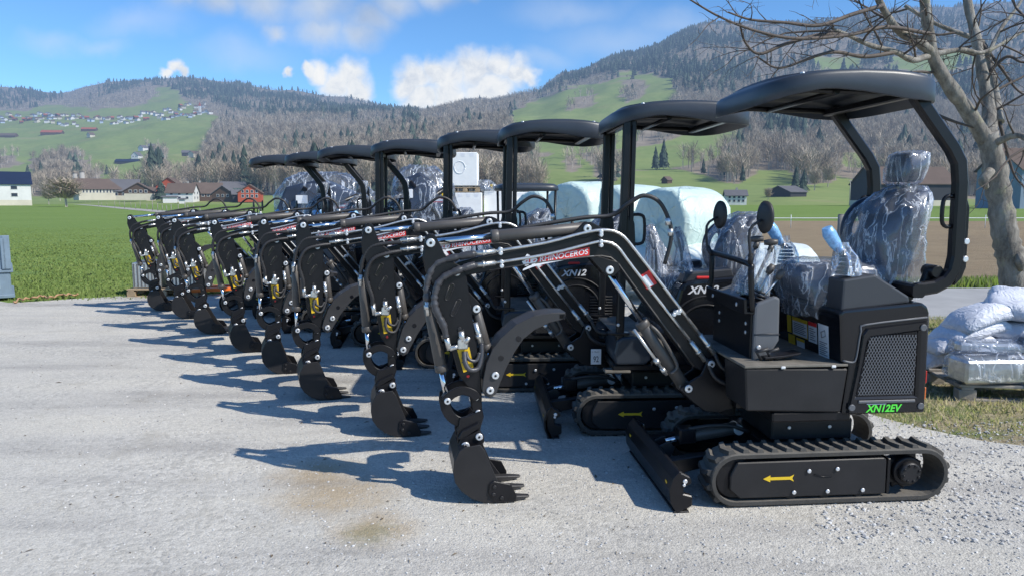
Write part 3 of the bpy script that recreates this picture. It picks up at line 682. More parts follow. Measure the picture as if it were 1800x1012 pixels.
for i, (a, b_, h, kd, lb, w_) in enumerate([
    (270, 342, 92, 'con', 'tall dark spruce, left one of a pair rising above the valley houses', .8), (283, 338, 80, 'con', 'slightly shorter dark spruce, right one of the pair above the valley houses', .8),
    (284, 354, 38, 'con', 'broad dark green conifer between the chalet and the white house', 1.6), (50, 318, 30, 'con', 'small dark conifer behind the white house with the blue roof', .9), (188, 306, 18, 'con', 'lone small conifer on the slope above the long barn', .9),
    (86, 358, 38, 'bare', 'bare fruit tree left of the big spreading one in the meadow', 1.5), (106, 352, 30, 'bare', 'bare tree just behind the big spreading fruit tree', 1.4),
    (1305, 322, 34, 'con', 'slim dark conifer at the forest edge right of the bales', .7), (1398, 336, 46, 'con', 'dark conifer, left of the cluster beside the grey roofed barn', .9), (1412, 338, 44, 'con', 'dark conifer, right of the cluster beside the grey roofed barn', .9),
    (1432, 334, 42, 'bare', 'olive grey bare tree right of the dark conifer cluster', 1.2), (1350, 350, 26, 'bare', 'small bare tree between the white house and the grey roofed barn', 1.2), (1455, 330, 44, 'bare', 'bare tree farther right of the dark conifer cluster', 1.2),
    (1152, 300, 44, 'con', 'dark conifer, left of two in front of the brown wood', .75), (1166, 298, 56, 'con', 'tall dark conifer, right of two in front of the brown wood', .75), (935, 322, 36, 'con', 'dark conifer behind the white crates and black roof', 1.1), (1236, 308, 30, 'con', 'thin conifer at the lower edge of the brown wood', .7)]):
    far_tree('conifer_tree' if kd == 'con' else 'bare_tree', a, b_, h, kd, lb, GT, 50+i, wide=w_)
far_tree('bare_tree', 122, 364.5, 58, 'bare', 'big spreading bare fruit tree standing in the green meadow', GT, 80, wide=2.3, d=185)

# --- houses
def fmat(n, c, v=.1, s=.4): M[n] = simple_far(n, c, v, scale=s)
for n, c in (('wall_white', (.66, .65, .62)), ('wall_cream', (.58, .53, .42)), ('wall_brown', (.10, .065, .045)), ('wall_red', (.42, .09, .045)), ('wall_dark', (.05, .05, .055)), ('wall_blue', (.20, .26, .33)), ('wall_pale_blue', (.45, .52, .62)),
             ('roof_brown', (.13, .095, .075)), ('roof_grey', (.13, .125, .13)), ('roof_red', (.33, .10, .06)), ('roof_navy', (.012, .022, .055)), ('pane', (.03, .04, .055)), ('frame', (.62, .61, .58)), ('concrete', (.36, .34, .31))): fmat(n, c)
def house(name, x, y, z, w, l, h, rh, wall, roof, rot=0., label=None, group=None, wins=(), chim=None, over=.5, base=None, cat='house'):
    """w along local x (ridge direction), l deep, walls h high, gable rh; windows: (face, u, v, width, height) on 'f'ront (-y) or 'g'able (-x / +x)"""
    r = empty(name, (x, y, z), rot, label, cat, group)
    m = MB(); m.prism([(-l/2, -.8), (l/2, -.8), (l/2, h), (0, h+rh), (-l/2, h)], -w/2, w/2, wall, 0, 'yz')
    if base: m.box(-w/2-.04, w/2+.04, -l/2-.04, l/2+.04, -.8, base[0], base[1], 0)
    m.build('wall', r)
    m = MB(); t = .22; s = rh/(l/2); e = l/2+over
    m.prism([(-e, h-over*s), (0, h+rh), (e, h-over*s), (e, h-over*s+t), (0, h+rh+t*1.3), (-e, h-over*s+t)], -w/2-over, w/2+over, roof, 0, 'yz'); rf = m.build('roof', r)
    if chim is not None:
        m = MB(); m.box(chim-.35, chim+.35, .3, 1.0, h+rh*.5, h+rh+1.0, 'concrete', 0); m.build('chimney', rf)
    for fc, u, v, ww, wh in wins:
        m = MB(); m2 = MB()
        if fc == 'f':
            m.box(u-ww/2-.12, u+ww/2+.12, -l/2-.08, -l/2-.03, v-wh/2-.12, v+wh/2+.12, 'frame', 0); m2.box(u-ww/2, u+ww/2, -l/2-.10, -l/2-.09, v-wh/2, v+wh/2, 'pane', 0)
        else:
            q = 1 if fc == 'g' else -1; xx = sorted((q*(w/2+.03), q*(w/2+.08))); x2 = sorted((q*(w/2+.09), q*(w/2+.10)))
            m.box(*xx, u-ww/2-.12, u+ww/2+.12, v-wh/2-.12, v+wh/2+.12, 'frame', 0); m2.box(*x2, u-ww/2, u+ww/2, v-wh/2, v+wh/2, 'pane', 0)
        f = m.build('window', r); m2.build('pane', f)
    return r
def spot_at(px, py, d):
    v = (506-py)/FOC; k = C_+v*S_; return (px-900)/FOC/k*d, d, CAM_H+(-S_+v*C_)/k*d
def wgrid(face, us, vs, ww=1.0, wh=1.3): return [(face, u, v, ww, wh) for u in us for v in vs]
GV = 'houses of the hamlet across the meadow'
def hp(name, px, py, d, wpx, lm, hpx, rpx, wall, roof, rot, label, **k):
    x, y, z = spot_at(px, py, d); s = d/FOC; house(name, x, y, z, wpx*s, lm, hpx*s, rpx*s, wall, roof, rot+math.atan((900-px)/1300)*.9, label, GV, **k)
hp('farmhouse', -12, 361, 232, 112, 12, 37, 20, 'wall_white', 'roof_navy', .06, 'tall white house under a dark blue solar roof at the left edge', wins=wgrid('f', (-7, -3, 1, 5.6), (3.2, 5.4), 1.6, 1.0), base=(1.6, 'wall_cream'))
hp('barn', 172, 349, 330, 66, 14, 16, 17, 'wall_cream', 'roof_brown', .22, 'long barn with brown roof and slatted upper wall behind the fruit tree', wins=[('f', -6.5+1.3*i, 3.2, .55, 1.5) for i in range(11)])
hp('chalet', 222, 349, 335, 44, 12, 13, 19, 'wall_brown', 'roof_grey', -.1, 'dark roofed chalet right beside the long barn', wins=wgrid('f', (-3, 0, 3), (1.8,), 1.2, 1.1), base=(1.2, 'wall_cream'))
hp('chalet', 246, 349, 322, 26, 11, 13, 13, 'wall_brown', 'roof_brown', 1.45, 'brown gabled chalet with pale ground floor left of the broad conifer', wins=wgrid('h', (-3, -1, 1, 3), (3.0,), 1.0, 1.0), base=(2.0, 'wall_cream'))
hp('house', 266, 350, 345, 14, 8, 12, 8, 'wall_cream', 'roof_brown', 0, 'small cream house half hidden behind the broad conifer')
hp('house', 302, 348, 350, 30, 11, 20, 14, 'wall_red', 'roof_brown', 1.3, 'red gabled house behind the white house with the brown roof', wins=wgrid('h', (-2, 2), (5.,), 1., 1.))
hp('house', 322, 355, 305, 44, 9, 16, 15, 'wall_white', 'roof_brown', -.25, 'white house with broad brown roof and white gable in the hamlet', wins=wgrid('f', (-3, 0, 3), (1.6, 3.3), .9, .9)+wgrid('g', (-2, 2), (1.6, 3.6), .9, .9), chim=2.)
hp('house', 366, 351, 318, 46, 11, 11, 17, 'wall_brown', 'roof_brown', .05, 'long brown roofed house right of the white house in the hamlet', wins=wgrid('f', (-4, -2, 0, 2, 4), (1.7,), .9, .9), chim=-3.)
hp('chalet', 397, 352, 308, 24, 9, 11, 13, 'wall_brown', 'roof_grey', 1.2, 'dark timber chalet left of the red chalet', wins=wgrid('h', (-2, 0, 2), (1.8,), .9, .9))
hp('chalet', 441, 352, 300, 30, 9, 13, 13, 'wall_red', 'roof_brown', 1.5, 'bright red timber chalet with gable towards the yard', wins=wgrid('h', (-2.6, -.9, .9, 2.6), (1.6, 3.4), .8, 1.0))
hp('shed', 417, 352, 305, 16, 6, 10, 7, 'wall_dark', 'roof_grey', .1, 'dark grey annex on the left side of the red chalet')
hp('house', 410, 344, 370, 40, 10, 13, 10, 'wall_white', 'roof_grey', .1, 'white house with grey roof above the dark timber chalet', wins=wgrid('f', (-3, 0, 3), (1.8,), 1., 1.))
hp('house', 402, 330, 440, 42, 10, 10, 9, 'wall_red', 'roof_red', .15, 'red roofed house highest at the right end of the hamlet', wins=wgrid('f', (-3, 3), (1.8,), 1., 1.))
hp('house', 455, 338, 400, 38, 10, 10, 8, 'wall_dark', 'roof_grey', .0, 'dark blue grey house behind the red chalet', wins=wgrid('f', (-3, 0, 3), (1.5,), 1.2, 1.))
hp('shed', 299, 354, 296, 22, 3, 7, 1, 'wall_white', 'roof_grey', .0, 'low white container beside the broad conifer', cat='shed')
hp('shed', 320, 357, 286, 9, 3, 6, 1, 'wall_white', 'roof_grey', .0, 'tiny white hut in front of the white house', cat='shed')
for i, (px_, top, lb) in enumerate(((135, 306, 'left one of two concrete silos behind the long barn'), (147, 304, 'right one of two concrete silos behind the long barn'))):
    x, y, z = spot_at(px_, 349, 340); m = MB(); h = (349-top)/FOC*340; m.cyl((0, 0, -.5), (0, 0, h), 1.0, 'concrete', 16); m.cyl((0, 0, h), (0, 0, h+.3), 1.12, 'roof_grey', 16); o = m.build('silo', None, lb, 'silo', 'silos behind the barn'); o.location = (x, y, z)
GH = 'farm buildings on the slopes'
def hs(name, px, py, wpx, lm, hpx, rpx, wall, roof, rot, label, **k):
    x, y, z = on_hill(px, py); s = y/FOC; house(name, x, y, z, wpx*s, lm, hpx*s, rpx*s, wall, roof, rot, label, GH, **k)
hs('house', 134, 275, 14, 8, 5, 4, 'wall_white', 'roof_grey', .1, 'white house on the meadow straight above the spreading fruit tree', wins=wgrid('f', (-2, 2), (2,), 1., 1.))
hs('house', 241, 276, 13, 10, 5, 6, 'wall_white', 'roof_grey', 1.4, 'white gabled house halfway up the green slope', wins=wgrid('h', (-2, 2), (2.5,), 1.2, 1.2))
hs('house', 252, 263, 12, 9, 5, 4, 'wall_white', 'roof_grey', 1.2, 'white house just above the white gabled one on the slope')
hs('house', 267, 263, 10, 9, 5, 4, 'wall_dark', 'roof_grey', .3, 'dark house right of the upper white house on the slope')
hs('barn', 225, 290, 38, 10, 3, 4, 'wall_dark', 'roof_navy', .05, 'long low barn with dark solar roof above the hamlet')
hs('barn', 328, 276, 14, 9, 6, 4, 'wall_dark', 'roof_grey', .3, 'dark barn left of the cream barn near the brown wood')
hs('barn', 342, 277, 15, 9, 6, 4, 'wall_cream', 'roof_brown', 1.1, 'cream gabled barn near the edge of the brown wood')
hs('barn', 15, 238, 28, 10, 3, 4, 'wall_brown', 'roof_brown', .0, 'long brown barn at the left edge below the hillside village')
hs('barn', 92, 234, 34, 12, 4, 4, 'wall_brown', 'roof_red', .1, 'brown farm with red roof below the hillside village')
hs('barn', 157, 227, 24, 10, 3, 3, 'wall_brown', 'roof_red', .1, 'reddish farm right below the middle of the hillside village')
hs('house', 160, 243, 10, 8, 4, 4, 'wall_cream', 'roof_brown', 1.2, 'small gabled hut on the green slope below the village')
hs('hut', 1172, 325, 13, 4, 6, 5, 'wall_brown', 'roof_brown', .7, 'small wooden hay hut on the green hill above the bales')
hs('barn', 1382, 344, 34, 14, 7, 10, 'wall_dark', 'roof_grey', .35, 'grey roofed barn at the foot of the dark conifers')
x, y, z = spot_at(1292, 358, 250); house('house', x, y, z, 6.6, 5.6, 2.7, 1.6, 'wall_white', 'roof_grey', -.15, 'white house with blue shutters right of the bales', GH, wins=wgrid('f', (-2.2, -.7, .8, 2.2), (.9, 2.1), .7, .7), chim=.5)
x, y, z = spot_at(1585, 358, 215); house('barn', x, y, z, 24, 13, 5.6, 4.6, 'wall_dark', 'roof_brown', .12, 'large dark barn with brown roof behind the excavator seat', GH, wins=wgrid('f', (-8, -4), (2.2,), 1.2, 1.2), base=(.9, 'wall_cream'))
x, y, z = spot_at(1812, 366, 150); house('barn', x, y, z, 15, 12, 7.6, 4.0, 'wall_blue', 'roof_brown', .1, 'blue grey timber barn behind the tree at the right edge', GH, wins=wgrid('f', (-4.6, 0, 4), (4.3,), 1.6, 1.5))
hs('house', 1207, 182, 14, 8, 4, 4, 'wall_cream', 'roof_brown', .2, 'lone farmhouse on the high green alp of the right hill')
# hillside village
vg = random.Random(9); nm = ['wall_white', 'wall_white', 'wall_cream', 'wall_brown', 'wall_pale_blue']; rn = ['roof_brown', 'roof_grey', 'roof_brown', 'roof_red', 'roof_grey']
VIL = []
for a, b_, n_, lo, hi in ((0, 60, 15, 206, 222), (60, 140, 30, 203, 222), (140, 240, 24, 205, 216), (240, 372, 34, 198, 212), (290, 365, 14, 184, 198)):
    for i in range(n_): VIL.append((a+(b_-a)*(i+vg.random())/n_, vg.uniform(lo, hi)))
zones = ((60, 'far left end of the hillside village'), (140, 'bright cluster left in the hillside village'), (240, 'thin middle row of the hillside village'), (310, 'right half of the hillside village'), (400, 'right end of the hillside village near the wood'))
for a, b_ in VIL:
    x, y, z = on_hill(a, b_); k = vg.randrange(5); s = y/FOC; w_ = vg.uniform(4.5, 7)*s; col = {'wall_white': 'white', 'wall_cream': 'cream', 'wall_brown': 'brown', 'wall_pale_blue': 'pale blue'}[nm[k]]; rc = rn[k].split('_')[1]
    zn = next(q[1] for q in zones if a < q[0]); house('village_house', x, y, z-.4, w_, vg.uniform(8, 11), vg.uniform(4.5, 6)*s*.6, vg.uniform(2.5, 4)*s*.65, nm[k], rn[k], vg.uniform(-.5, 1.6), f'tiny {col} house with {rc} roof, {zn}', f'{col} houses, {zn}')
x, y, z = on_hill(352, 205); m = MB(); m.box(-2, 2, -2, 2, -1, 17, 'wall_white', 0); o = m.build('church_tower', None, 'white church tower with red roof at the right end of the hillside village', 'church'); m = MB(); m.rings([[(2.4*a, 2.4*b_, 17.0) for a, b_ in ((-1, -1), (1, -1), (1, 1), (-1, 1))], [(.1*a, .1*b_, 26) for a, b_ in ((-1, -1), (1, -1), (1, 1), (-1, 1))]], 'roof_red', smooth=False); m.build('roof', o); o.location = (x, y, z)
# pole and field fences
M['oldwood'] = pbr('weathered_wood', (.25, .235, .21), .85, var=.25, vscale=8, bump=.4, bscale=30)
x, y, z = spot_at(1493, 358, 210); m = MB(); m.cyl((0, 0, -.5), (0, 0, 6.6), .11, 'concrete', 8); m.box(-.5, .5, -.06, .06, 6.2, 6.35, 'concrete', 0); o = m.build('utility_pole', None, 'slender pale utility pole at the far edge of the field', 'pole'); o.location = (x, y, z)
pg = random.Random(4)
for i in range(22):
    px_ = 152+i*9.5+pg.uniform(-3, 3); py_ = 357+ (px_-150)*.085+pg.uniform(0, 3); x, y = gpt(px_, py_+1.5); m = MB(); h = pg.uniform(.9, 1.5)*(1.2 if i % 6 == 0 else 1)
    m.tube([(0, 0, -.1), (0, 0, h)], [.055, .05], 'oldwood', 6); m.cyl((0, 0, h), (0, 0, h+.015), .045, 'oldwood', 6); o = m.build('fence_post', None, 'thin wooden stake of the fence beside the gravel path', 'fence post', 'stakes along the gravel path'); o.location = (x, y, 0)
m = MB(); m.tube([(0, 0, -.2), (0, 0, 1.36)], .075, 'oldwood', 14); m.cyl((0, 0, 1.36), (0, 0, 1.375), .068, 'oldwood', 14); o = m.build('fence_post', None, 'round grey wooden post behind the seat at the ploughed field', 'fence post'); o.location = (6.75, 15.2, 0)
m = MB(); m.tube([(5, 44, .62), (14, 44, .60), (30, 43, .63), (60, 42, .6)], .022, 'white', 6)
o = m.build('electric_fence', None, 'white electric fence tape along the far edge of the brown field', 'fence')
for i, x in enumerate((6, 11, 16.5, 22, 28, 34)): m = MB(); m.tube([(x, 43.9, 0), (x, 43.9, .8)], .02, 'white', 6); m.build('stake', o)
# ---------------------------------------------------------------- mini excavators
# machine frame: +x to the rear, +y away from the loading side, z up; origin on the ground under the slew ring
XS = -.42                                  # swing post of the boom
def bolt(m, x, y, z, r=.011, mat='pin', d=-1): m.disc((x, y, z), (0, d, 0), r, mat, .008, 10)

def stadium(x0, x1, zc, r, n=10):
    P = []
    for i in range(n+1):
        a = math.pi/2 + math.pi*i/n; P.append((x0 + r*math.cos(a), zc + r*math.sin(a)))
    for i in range(n+1):
        a = -math.pi/2 + math.pi*i/n; P.append((x1 + r*math.cos(a), zc + r*math.sin(a)))
    return P

def make_track(root, s):
    """s=-1 near side, +1 far side"""
    ya, yb = sorted((s*.46, s*.275)); zc, r = .165, .147; xa, xb = -.53, .525
    m = MB(); k = m.mi('rubber')
    out = stadium(xa, xb, zc, r, 12); inn = stadium(xa, xb, zc, r-.026, 12); n = len(out)
    ring = lambda P, y: [m.bm.verts.new((a, y, b)) for a, b in P]
    loops = [ring(inn, ya), ring(out, ya+.006), ring(out, yb-.006), ring(inn, yb)]
    loops[1:1] = [ring(stadium(xa, xb, zc, r-.006, 12), ya)]; loops[4:4] = [ring(stadium(xa, xb, zc, r-.006, 12), yb)]
    for A, B in zip(loops, loops[1:]+loops[:1]):
        for j in range(n):
            f = m.bm.faces.new([A[j], A[(j+1) % n], B[(j+1) % n], B[j]]); f.material_index = k
    # lugs
    per = 2*(xb-xa) + 2*math.pi*r; cnt = 38
    for i in range(cnt*2):
        side = i % 2; t = (i/2 + (.0 if side else .5)/1)/cnt*per % per
        if t < xb-xa: x, z, a = xa+t, zc+r, 0.
        elif t < xb-xa+math.pi*r: q = (t-(xb-xa))/r; x, z, a = xb+r*math.sin(q), zc+r*math.cos(q), q
        elif t < 2*(xb-xa)+math.pi*r: x, z, a = xb-(t-(xb-xa)-math.pi*r), zc-r, math.pi
        else: q = (t-2*(xb-xa)-math.pi*r)/r; x, z, a = xa-r*math.sin(q), zc-r*math.cos(q), math.pi+q
        y0, y1 = (ya+.012, (ya+yb)/2+.006) if side else ((ya+yb)/2-.006, yb-.012)
        T = Matrix.Translation((x, (y0+y1)/2, z)) @ Matrix.Rotation(a, 4, 'Y')
        hw = (y1-y0)/2; sk = .010 if side else -.010
        t_ = bmesh.new(); c = []
        for zz, hx, hy in ((-.004, .021, hw), (.019, .012, hw*.86)):
            c.append([t_.verts.new((sk*(1 if u > 0 else -1)*-1*(v) + w_*hx, v*hy, zz)) for u, v, w_ in ((1, -1, -1), (1, -1, 1), (1, 1, 1), (1, 1, -1))])
        t_.faces.new(c[1]); 
        for j in range(4): t_.faces.new([c[0][j], c[0][(j+1) % 4], c[1][(j+1) % 4], c[1][j]])
        m.take(t_, 'rubber', xf=T)
    tr = m.build('track', root)
    yo = s*.455; yi = s*.30
    m = MB(); ya2, yb2 = sorted((s*.452, s*.33))
    m.prism([(-.566, .11), (-.566, .19), (-.53, .262), (.30, .266), (.315, .25), (.318, .068), (.30, .058), (-.51, .060)], ya2, yb2, 'paint2', .006)
    for x, z in ((-.13, .205), (.03, .212)): bolt(m, x, yo, z, .012, d=s)
    for x in (-.21, -.02, .18): bolt(m, x, yo, .088, .012, d=s)
    m.prism([(.318, .06), (.335, .07), (.335, .26), (.318, .262)], ya2 - (.004 if s < 0 else 0), yb2, 'paint', .003)
    m.box(.33, .45, *sorted((s*.40, s*.34)), .10, .24, 'paint', .006)
    # weld bead on the cover
    m.tube([(-.10, yo, .185), (-.05, yo, .17), (.0, yo, .17)], .0025, 'paint', 5)
    fr = m.build('side_frame', tr)
    m = MB(); ar = [(-.385, .168), (-.345, .187), (-.345, .176), (-.235, .176), (-.212, .187), (-.222, .168), (-.212, .149), (-.235, .160), (-.345, .160), (-.345, .149)]
    m.prism(ar, *sorted((s*.4525, s*.4545)), 'arrow', 0); m.build('arrow_sticker', fr)
    m = MB(); c = (.455, .172)
    pts = []
    for i in range(22):
        a = 2*math.pi*i/22; rr = .122 if i % 2 else .098; pts.append((c[0]+rr*math.cos(a), c[1]+rr*math.sin(a)))
    m.prism(pts, *sorted((s*.37, s*.35)), 'paint', .004)
    m.cyl((c[0], s*.35, c[1]), (c[0], s*.43, c[1]), .085, 'paint', 24, bevel=.008)
    m.cyl((c[0], s*.42, c[1]), (c[0], s*.46, c[1]), .060, 'paint2', 24, bevel=.008)
    for i in range(8):
        a = 2*math.pi*i/8+.3; bolt(m, c[0]+.046*math.cos(a), s*.459, c[1]+.046*math.sin(a), .008, 'paint', d=s)
    m.build('sprocket', tr)
    m = MB(); m.cyl((-.53, s*.33, .165), (-.53, s*.43, .165), .115, 'paint', 24, bevel=.01); m.build('idler_wheel', tr)
    for x in (-.22, -.03, .17):
        m = MB(); m.cyl((x, s*.30, .085), (x, s*.44, .085), .045, 'paint2', 16, bevel=.006); m.build('roller', tr)
    return tr

def make_undercarriage(root):
    make_track(root, -1); make_track(root, 1)
    m = MB()
    m.box(-.30, .30, -.29, .29, .13, .30, 'paint', .01); m.box(-.24, .24, -.22, .22, .30, .42, 'paint2', .008)
    for x in (-.14, .10): bolt(m, x, -.222, .375)
    m.box(-.05, .17, -.30, .30, .18, .28, 'paint', .01)
    m.cyl((0, 0, .42), (0, 0, .475), .235, 'paint', 32, bevel=.006)
    m.build('chassis', root)
    # blade
    m = MB(); sec = [(-.868, .004), (-.905, .07), (-.912, .14), (-.895, .2), (-.862, .238), (-.845, .236), (-.872, .19), (-.886, .14), (-.88, .075), (-.845, .008)]
    m.prism(sec, -.49, .49, 'paint', .003)
    for y in (-.478, .458):                 # wear edges and end plates
        m.prism([(-.862, .238), (-.80, .205), (-.79, .17), (-.835, .15), (-.835, .115), (-.785, .10), (-.785, .045), (-.835, .02), (-.868, .004), (-.90, .07), (-.905, .14)], y-.012, y+.032, 'paint', .006)
    bolt(m, -.83, -.491, .185, .013); bolt(m, -.835, -.491, .165, .009)
    m.box(-.885, -.80, -.49, .49, .002, .018, 'paint2', .003)
    for y in (-.2, .2):
        m.prism([(-.87, .10), (-.87, .20), (-.60, .235), (-.28, .235), (-.28, .165), (-.62, .16)], y-.03, y+.03, 'paint', .006)
    m.prism([(-.87, .10), (-.87, .22), (-.78, .26), (-.75, .22), (-.80, .10)], -.06, -.045, 'paint2', .003)
    m.prism([(-.87, .10), (-.87, .22), (-.78, .26), (-.75, .22), (-.80, .10)], .045, .06, 'paint2', .003)
    bl = m.build('dozer_blade', root)
    m = MB()
    for y in (-.43, .36): m.prism([(-.907, .12), (-.9078, .165), (-.9095, .165), (-.9087, .12)], y, y+.03, 'yellow', 0)
    m.build('sticker', bl)
    m = MB(); m.cyl((-.79, 0, .24), (-.70, 0, .262), .016, 'chrome', 14); m.cyl((-.71, 0, .26), (-.36, 0, .31), .038, 'barrel', 18, bevel=.004)
    m.box(-.72, -.62, -.05, .05, .235, .325, 'paint', .01); m.cyl((-.36, -.05, .31), (-.36, .05, .31), .03, 'pin', 14)
    m.tube([(-.66, -.03, .32), (-.55, -.06, .345), (-.42, -.07, .345), (-.3, -.05, .30)], .012, 'hose', 8, sub=5)
    m.build('blade_cylinder', root)

def make_canopy(root, dx=0.):
    """moulded roof: wavy profile, rounded plan, hollow underneath"""
    topx = [-.50, -.46, -.40, -.32, -.17, -.02, .14, .28, .40, .50, .55]
    topz = [2.222, 2.240, 2.262, 2.282, 2.303, 2.315, 2.315, 2.307, 2.294, 2.276, 2.264]
    botx = [-.50, -.42, -.33, -.17, -.02, .14, .28, .40, .56]
    botz = [2.135, 2.158, 2.188, 2.220, 2.220, 2.195, 2.175, 2.167, 2.170]
    Zt = lambda x: .012+float(np.interp(x, topx, topz)); Zb = lambda x: float(np.interp(x, botx, botz))
    x0, x1, hy = -.440, .535, .50; cx, hx = (x0+x1)/2, (x1-x0)/2
    n = 96; base = []
    for i in range(n):
        a = 2*math.pi*i/n; c_, s_ = math.cos(a), math.sin(a); e = 2/4.6
        base.append((math.copysign(abs(c_)**e, c_), math.copysign(abs(s_)**e, s_)))
    def ring(sc, zf, sx=None):
        P = []
        for u, v in base:
            x = cx + hx*u*(sc if sx is None else sx); y = hy*v*sc
            P.append((x+dx, y, zf(x, y)))
        return P
    crown = lambda y: .026*(1-(y/hy)**2)
    rr = [ring(.02, lambda x, y: Zt(x)+crown(y)), ring(.3, lambda x, y: Zt(x)+crown(y)), ring(.55, lambda x, y: Zt(x)+crown(y)),
          ring(.74, lambda x, y: Zt(x)+crown(y)), ring(.80, lambda x, y: Zt(x)+crown(y)-.002), ring(.815, lambda x, y: Zt(x)+crown(y)-.016), ring(.88, lambda x, y: Zt(x)+crown(y)-.016),
          ring(.955, lambda x, y: Zt(x)-.004), ring(.985, lambda x, y: Zt(x)-.012), ring(.998, lambda x, y: Zt(x)-.028),
          ring(1.0, lambda x, y: Zt(x)*.4+Zb(x)*.6), ring(1.0, lambda x, y: Zb(x)+.004), ring(.994, lambda x, y: Zb(x)), ring(.975, lambda x, y: Zb(x)),
          ring(.965, lambda x, y: Zt(x)*.75+Zb(x)*.25-.03), ring(.6, lambda x, y: Zt(x)-.045), ring(.02, lambda x, y: Zt(x)-.045)]
    m = MB(); m.rings(rr, 'canopy')
    for x in (-.24, .36):
        for y in (-.40, .40): m.disc((x+dx, y, Zt(x)+crown(y)-.012), (0, 0, 1), .012, 'pin', .012, 10)
    cn = m.build('canopy', root)
    m = MB()
    m.tube([(-.36+dx, -.40, 2.20), (-.20+dx, -.40, 2.225), (.30+dx, -.40, 2.215)], .016, 'paint', 8); m.tube([(-.36+dx, .40, 2.20), (-.20+dx, .40, 2.225), (.30+dx, .40, 2.215)], .016, 'paint', 8)
    m.tube([(-.36+dx, -.40, 2.20), (-.36+dx, .40, 2.20)], .016, 'paint', 8); m.tube([(-.06+dx, -.42, 2.215), (-.06+dx, .42, 2.215)], .016, 'paint', 8)
    m.rect_tube([(.33+dx, -.42, 2.205), (.33+dx, .42, 2.205)], .05, .04, 'paint', (1, 0, 0))
    m.build('roof_frame', cn)

def rounded(hx, hy, n=32, e=4.):
    P = []
    for i in range(n):
        a = 2*math.pi*i/n; c_, s_ = math.cos(a), math.sin(a)
        P.append((hx*math.copysign(abs(c_)**(2/e), c_), hy*math.copysign(abs(s_)**(2/e), s_)))
    return P

def crumple(m, path, secs, mat, seed, amp=.012, n=40, e=3., cap0=False, cap1=True):
    """loose film bag: rings (centre, half x, half y) along a path with random folds"""
    rg = random.Random(seed); ph = [rg.uniform(0, 6.3) for _ in range(8)]; rr = []
    for k, ((x, y, z), (hx, hy)) in enumerate(zip(path, secs)):
        P = []
        for i, (u, v) in enumerate(rounded(hx, hy, n, e)):
            a = 2*math.pi*i/n
            d = sum(math.sin(a*q+ph[j]+k*.55*(1 if j % 2 else -1)) for j, q in enumerate((3, 5, 7, 11)))*amp*.5 + rg.gauss(0, amp*.45)
            l = math.hypot(u, v) or 1
            P.append((x+u*(1+d/l), y+v*(1+d/l), z+rg.gauss(0, amp*.4)))
        rr.append(P)
    m.rings(rr, mat, cap0=cap0, cap1=cap1)

def lerp_path(keys, n):
    t = np.linspace(0, 1, len(keys)); s = np.linspace(0, 1, n); K = np.array(keys, float)
    return [tuple(np.interp(q, t, K[:, j]) for j in range(K.shape[1])) for q in s]

